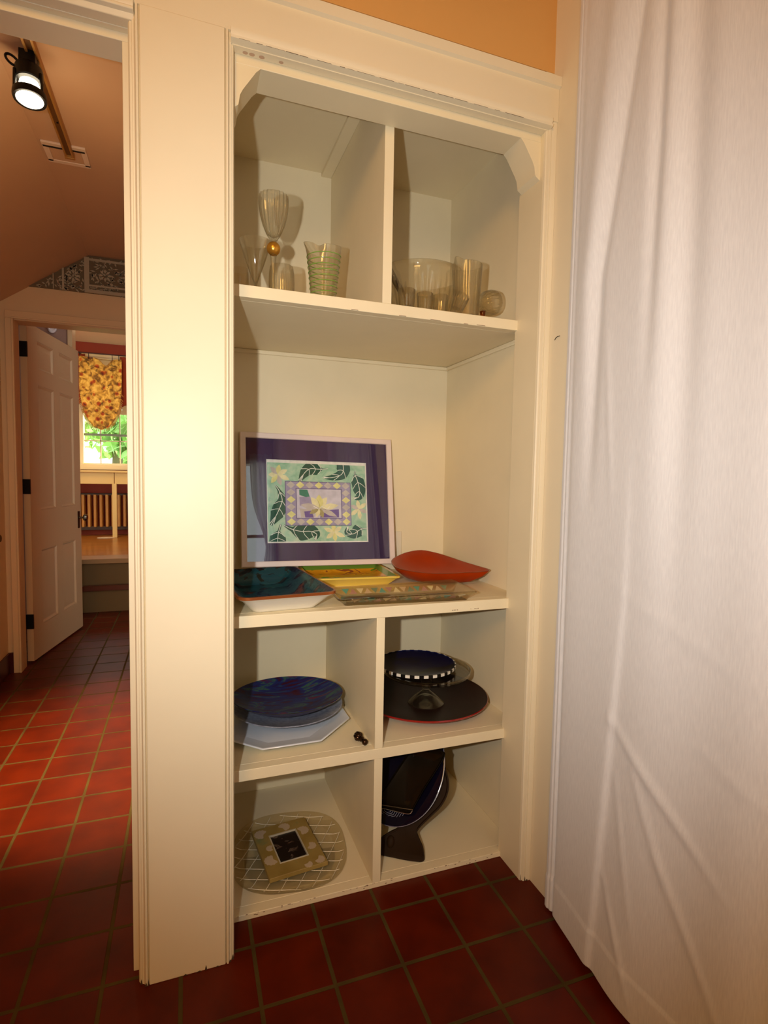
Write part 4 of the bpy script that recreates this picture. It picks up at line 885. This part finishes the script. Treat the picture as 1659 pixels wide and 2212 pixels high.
nav = thing('painted_plate', (nvx, nvy, nvz), 'navy painted plate with black and white checked edge lying on the cake stand', 'plate')
link('body', MB().lathe([(0, 0), (.08, 0), (.10, .004), (NR_, .010), (NR_ + .001, .018), (NR_ - .001, .0185), (NR_ - .003, .016), (.09, .009), (0, .007)], (nvx, nvy, nvz), 96), node_mat('navy_glaze', navyfn, .2, spec=.15), nav, smooth=40)
chk = MB(); N = 56
for k in range(N):
    a0, a1 = 2 * PI * k / N, 2 * PI * (k + 1) / N
    pts = []
    for (r, z) in ((NR_ - .001, .0100), (NR_ + .0022, .0102), (NR_ + .0024, .0186), (NR_ - .001, .0190)):
        pts.append((r, z))
    vs = [(nvx + r * math.cos(a), nvy + r * math.sin(a), nvz + z) for a in (a0, a1) for r, z in pts]
    chk.add(vs, [(0, 1, 5, 4), (1, 2, 6, 5), (2, 3, 7, 6), (3, 0, 4, 7), (0, 3, 2, 1), (4, 5, 6, 7)], k % 2)
link('checked_rim', chk, [mat('check_white', (236, 230, 216), .3), mat('check_black', (10, 10, 12), .3)], nav, smooth=0, label='black and white checked rim')

# ------------------------------------------------------------------ bottom-left compartment
def sup(cx, cy, a, b, z, rot, e=2.7, n=64):
    l = []
    for k in range(n):
        t = 2 * PI * k / n; c, s = math.cos(t), math.sin(t)
        x = a * abs(c) ** (2 / e) * (1 if c >= 0 else -1); y = b * abs(s) ** (2 / e) * (1 if s >= 0 else -1)
        l.append((cx + x * math.cos(rot) - y * math.sin(rot), cy + x * math.sin(rot) + y * math.cos(rot), z))
    return l
pcx, pcy, pa, pb_ = .188, .308, .166, .176; pr_ = math.radians(-8)
pg = thing('glass_platter', (pcx, pcy, ZB), 'rounded glass platter with crossed diamond ridges under the small photo frame', 'platter')
SG = glass('grey_gold_glass', (252, 250, 242), .88)
S_ = lambda f, z: sup(pcx, pcy, pa * f, pb_ * f, ZB + z, pr_)
link('body', MB().loft([S_(.80, 0), (S_(.9, .002)), S_(1.0, .011), S_(1.005, .014), S_(.985, .0145), S_(.90, .007), S_(.80, .0055)]), SG, pg, smooth=40)
rg2 = MB()
def inside(x, y):
    dx, dy = x - pcx, y - pcy; c, s = math.cos(-pr_), math.sin(-pr_); u, v = dx * c - dy * s, dx * s + dy * c
    return (abs(u) / (pa * .97)) ** 2.7 + (abs(v) / (pb_ * .97)) ** 2.7 < 1
def surfz(x, y):
    dx, dy = x - pcx, y - pcy; c, s = math.cos(-pr_), math.sin(-pr_); u, v = dx * c - dy * s, dx * s + dy * c
    f = ((abs(u) / pa) ** 2.7 + (abs(v) / pb_) ** 2.7) ** (1 / 2.7); return .0058 + max(0, (f - .86)) * .055
for ang_ in (math.radians(57), math.radians(-20)):
    dx, dy = math.cos(ang_), math.sin(ang_)
    for k in range(-6, 7):
        ox_, oy_ = pcx - dy * k * .040, pcy + dx * k * .040; run = []
        for t in range(-40, 41):
            x_, y_ = ox_ + dx * t * .006, oy_ + dy * t * .006
            if inside(x_, y_): run.append((x_, y_, ZB + surfz(x_, y_)))
        if len(run) > 2: rg2.tube(run, .0011, 6)
link('ridges', rg2, mat('pale_gold_ridge', (226, 214, 186), .3, coat=.5), pg, smooth=60)
pfm = thing('photo_frame', (.183, .301, ZB + .02), 'small olive-gold photo frame with shell motifs lying on the glass platter', 'photo frame')
Tp = Matrix.Translation((.183, .301, ZB + .0255)) @ Matrix.Rotation(math.radians(6.6), 4, 'Z') @ Matrix.Rotation(math.radians(1.2), 4, 'X')
PW, PH, OW, OH = .0845, .109, .039, .060
ofx, ofy = .0, .0
fmm = MB()
def pfr(a, b, z): return [(-a, -b, z), (a, -b, z), (a, b, z), (-a, b, z)]
fmm.loft([pfr(PW, PH, -.010), pfr(PW, PH, .001), pfr(PW - .001, PH - .001, .002), pfr(OW + .004, OH + .004, .002)], cap0=True, cap1=False)
fmm.loft([pfr(OW + .004, OH + .004, .002), pfr(OW + .0035, OH + .0035, .0035), pfr(OW + .0005, OH + .0005, .0035), pfr(OW, OH, -.001)], cap0=False, cap1=False, mi=1)
def goldfn(nt, vec):
    n = noise(nt, vec, 12, 3); return ramp(nt, n, [(.35, (140, 116, 56)), (.6, (156, 132, 72)), (.72, (108, 128, 84))])
link('frame', fmm.xf(Tp), [node_mat('olive_gold_paint', goldfn, .45), mat('silver_fillet', (206, 200, 180), .3, metal=.3)], pfm, smooth=20)
def photofn(nt, vec):
    n = noise(nt, mapping(nt, vec, sc=(1, 1.6, 1)), 30, 3, .5); return ramp(nt, n, [(.0, (18, 12, 12)), (.56, (24, 16, 16)), (.62, (96, 80, 70)), (.66, (40, 24, 22)), (.72, (130, 116, 104))])
link('photograph', MB().box(-OW, OW, -OH, OH, -.002, -.001).xf(Tp), node_mat('dark_photo', photofn, .25), pfm, smooth=0)
shl = MB()
def shell(cx, cy, r, a0):
    for k in range(9):
        t0 = a0 - 2.3 + 4.6 * k / 9; t1 = a0 - 2.3 + 4.6 * (k + 1) / 9; tm = (t0 + t1) / 2
        pts = [(cx - .35 * r * math.cos(a0), cy - .35 * r * math.sin(a0)), (cx + r * math.cos(t0) * .92, cy + r * math.sin(t0) * .92), (cx + r * 1.04 * math.cos(tm), cy + r * 1.04 * math.sin(tm)), (cx + r * math.cos(t1) * .92, cy + r * math.sin(t1) * .92)]
        shl.add([(p[0], p[1], .0023) for p in pts] + [(p[0], p[1], .0012) for p in pts], [(0, 1, 2, 3), (7, 6, 5, 4), (0, 4, 5, 1), (1, 5, 6, 2), (2, 6, 7, 3), (3, 7, 4, 0)])
for (a, b, r, d) in ((-.062, .080, .020, 2.6), (.012, .086, .018, .6), (.060, .048, .019, .2), (-.062, -.040, .020, 3.4), (.062, -.028, .015, -.5), (.030, -.098, .012, -1.2), (.066, -.092, .015, -.8), (-.052, .01, .012, 3.0)): shell(a, b, r, d)
link('shell_motifs', shl.xf(Tp), mat('shell_pink', (186, 166, 140), .5), pfm, smooth=0, label='pale shell motifs')

# ------------------------------------------------------------------ bottom-right compartment: dishes leaning to the back
ya, ti = math.radians(35), math.radians(58)
bk = Vector((math.sin(ya), math.cos(ya), 0)); Tv = Vector((math.cos(ya), -math.sin(ya), 0)); Dv = bk * math.cos(ti) + Vector((0, 0, 1)) * math.sin(ti)
Nv = Tv.cross(Dv); Nv = -Nv if Nv.y > 0 else Nv
L0 = Vector((.50, .17, .02))
def lp_(t, s, d): return tuple(L0 + Tv * t + Dv * s + Nv * d)
def crl2(pts, n=4): return [(p.x, p.y) for p in crl([(a, b, 0) for a, b in pts], n)]
def leaning(pts, cen, d0, depth, th, flare=.75):
    def lpz(f, d): return [lp_(cen[0] + (a - cen[0]) * f, cen[1] + (b - cen[1]) * f, d) for a, b in pts]
    return MB().loft([lpz(flare * .7, d0 - depth), lpz(flare, d0 - depth * .9), lpz(.97, d0 - th), lpz(1, d0), lpz(.975, d0 + .001), lpz(flare, d0 - depth * .9 + th), lpz(flare * .7, d0 - depth + th)])
fish = crl2([(-.088, .000), (-.03, -.0035), (.030, -.0025), (.060, .004), (.056, .028), (.042, .049), (.031, .070), (.042, .090), (.068, .119), (.096, .152), (.111, .185), (.113, .215), (.104, .245), (.080, .290), (.045, .330), (.0, .355), (-.05, .345), (-.09, .31), (-.108, .26), (-.108, .20), (-.092, .15), (-.062, .11), (-.030, .082), (-.030, .068), (-.058, .050), (-.082, .028)])
fo = thing('fish_dish', tuple(L0), 'pewter fish-shaped dish with flared tail leaning behind the dark plates', 'dish')
def fl(f, d): return [lp_(0 + (a) * f, .2 + (b - .2) * f, d) for a, b in fish]
link('body', MB().loft([fl(.94, -.006), fl(1.0, .001), fl(.995, .004), fl(.965, .004), fl(.93, -.001)]), mat('tarnished_pewter', (42, 27, 12), .6, spec=.08, bump=.25, bscale=30), fo, smooth=50)
link('emblem', MB().lathe([(0, 0), (.012, 0), (.011, .003), (.006, .0055), (0, .006)], seg=28, ry=1.4).xf(Matrix.Translation(Vector(lp_(-.045, .036, .0035))) @ Nv.to_track_quat('Z', 'Y').to_matrix().to_4x4()), mat('tarnished_pewter', (60, 46, 30), .5), fo, smooth=60)
ov = [(-.046 + .144 * math.cos(t * 2 * PI / 72), .252 + .176 * math.sin(t * 2 * PI / 72)) for t in range(72)]
od = thing('oval_plate', lp_(-.046, .08, .03), 'dark blue oval plate with fine concentric line pattern, leaning behind the tray', 'plate')
odb = link('body', leaning(ov, (-.046, .252), .032, .018, .003), mat('midnight_blue_glaze', (12, 9, 24), .10, spec=.3), od, smooth=50)
ln = MB()
for k in range(7):
    r = .012 + k * .0075
    ln.tube([lp_(-.062 + a * r, .118 + b * r * .8, (.0228 if b > 0 else .0252)) for a, b in ((-1, .2), (-.6, 1), (.0, 1.2), (.6, 1), (1, .2), (.7, -.5), (0, -.8), (-.7, -.5), (-1, .2))], .0006, 5)
link('line_pattern', ln, mat('silver_line', (150, 150, 160), .4), odb)
er = MB().tube([lp_(a, b, .0335) for a, b in ov + ov[:1]], .0011, 6)
link('rim', er, mat('pale_edge', (112, 104, 116), .3), od)
tr2 = crl2([(-.098, .122), (-.06, .119), (-.02, .117), (.004, .1165), (.015, .121), (.024, .140), (.045, .186), (.080, .250), (.098, .288), (.094, .300), (.06, .306), (.012, .308), (-.004, .300), (-.020, .275), (-.06, .202), (-.096, .138)], 5)
trd = thing('small_tray', lp_(0, .12, .05), 'dark brown oblong tray with a bright polished lower edge leaning in front', 'tray')
trb = link('body', leaning(tr2, (0, .21), .052, .010, .0025, .9), mat('dark_brown_lacquer', (20, 14, 6), .10, spec=.3), trd, smooth=50)
link('edge', MB().tube([lp_(a, b, .0525) for a, b in tr2 if b < .13], .0012, 6), mat('polished_steel', (190, 186, 180), .15, metal=1), trb)
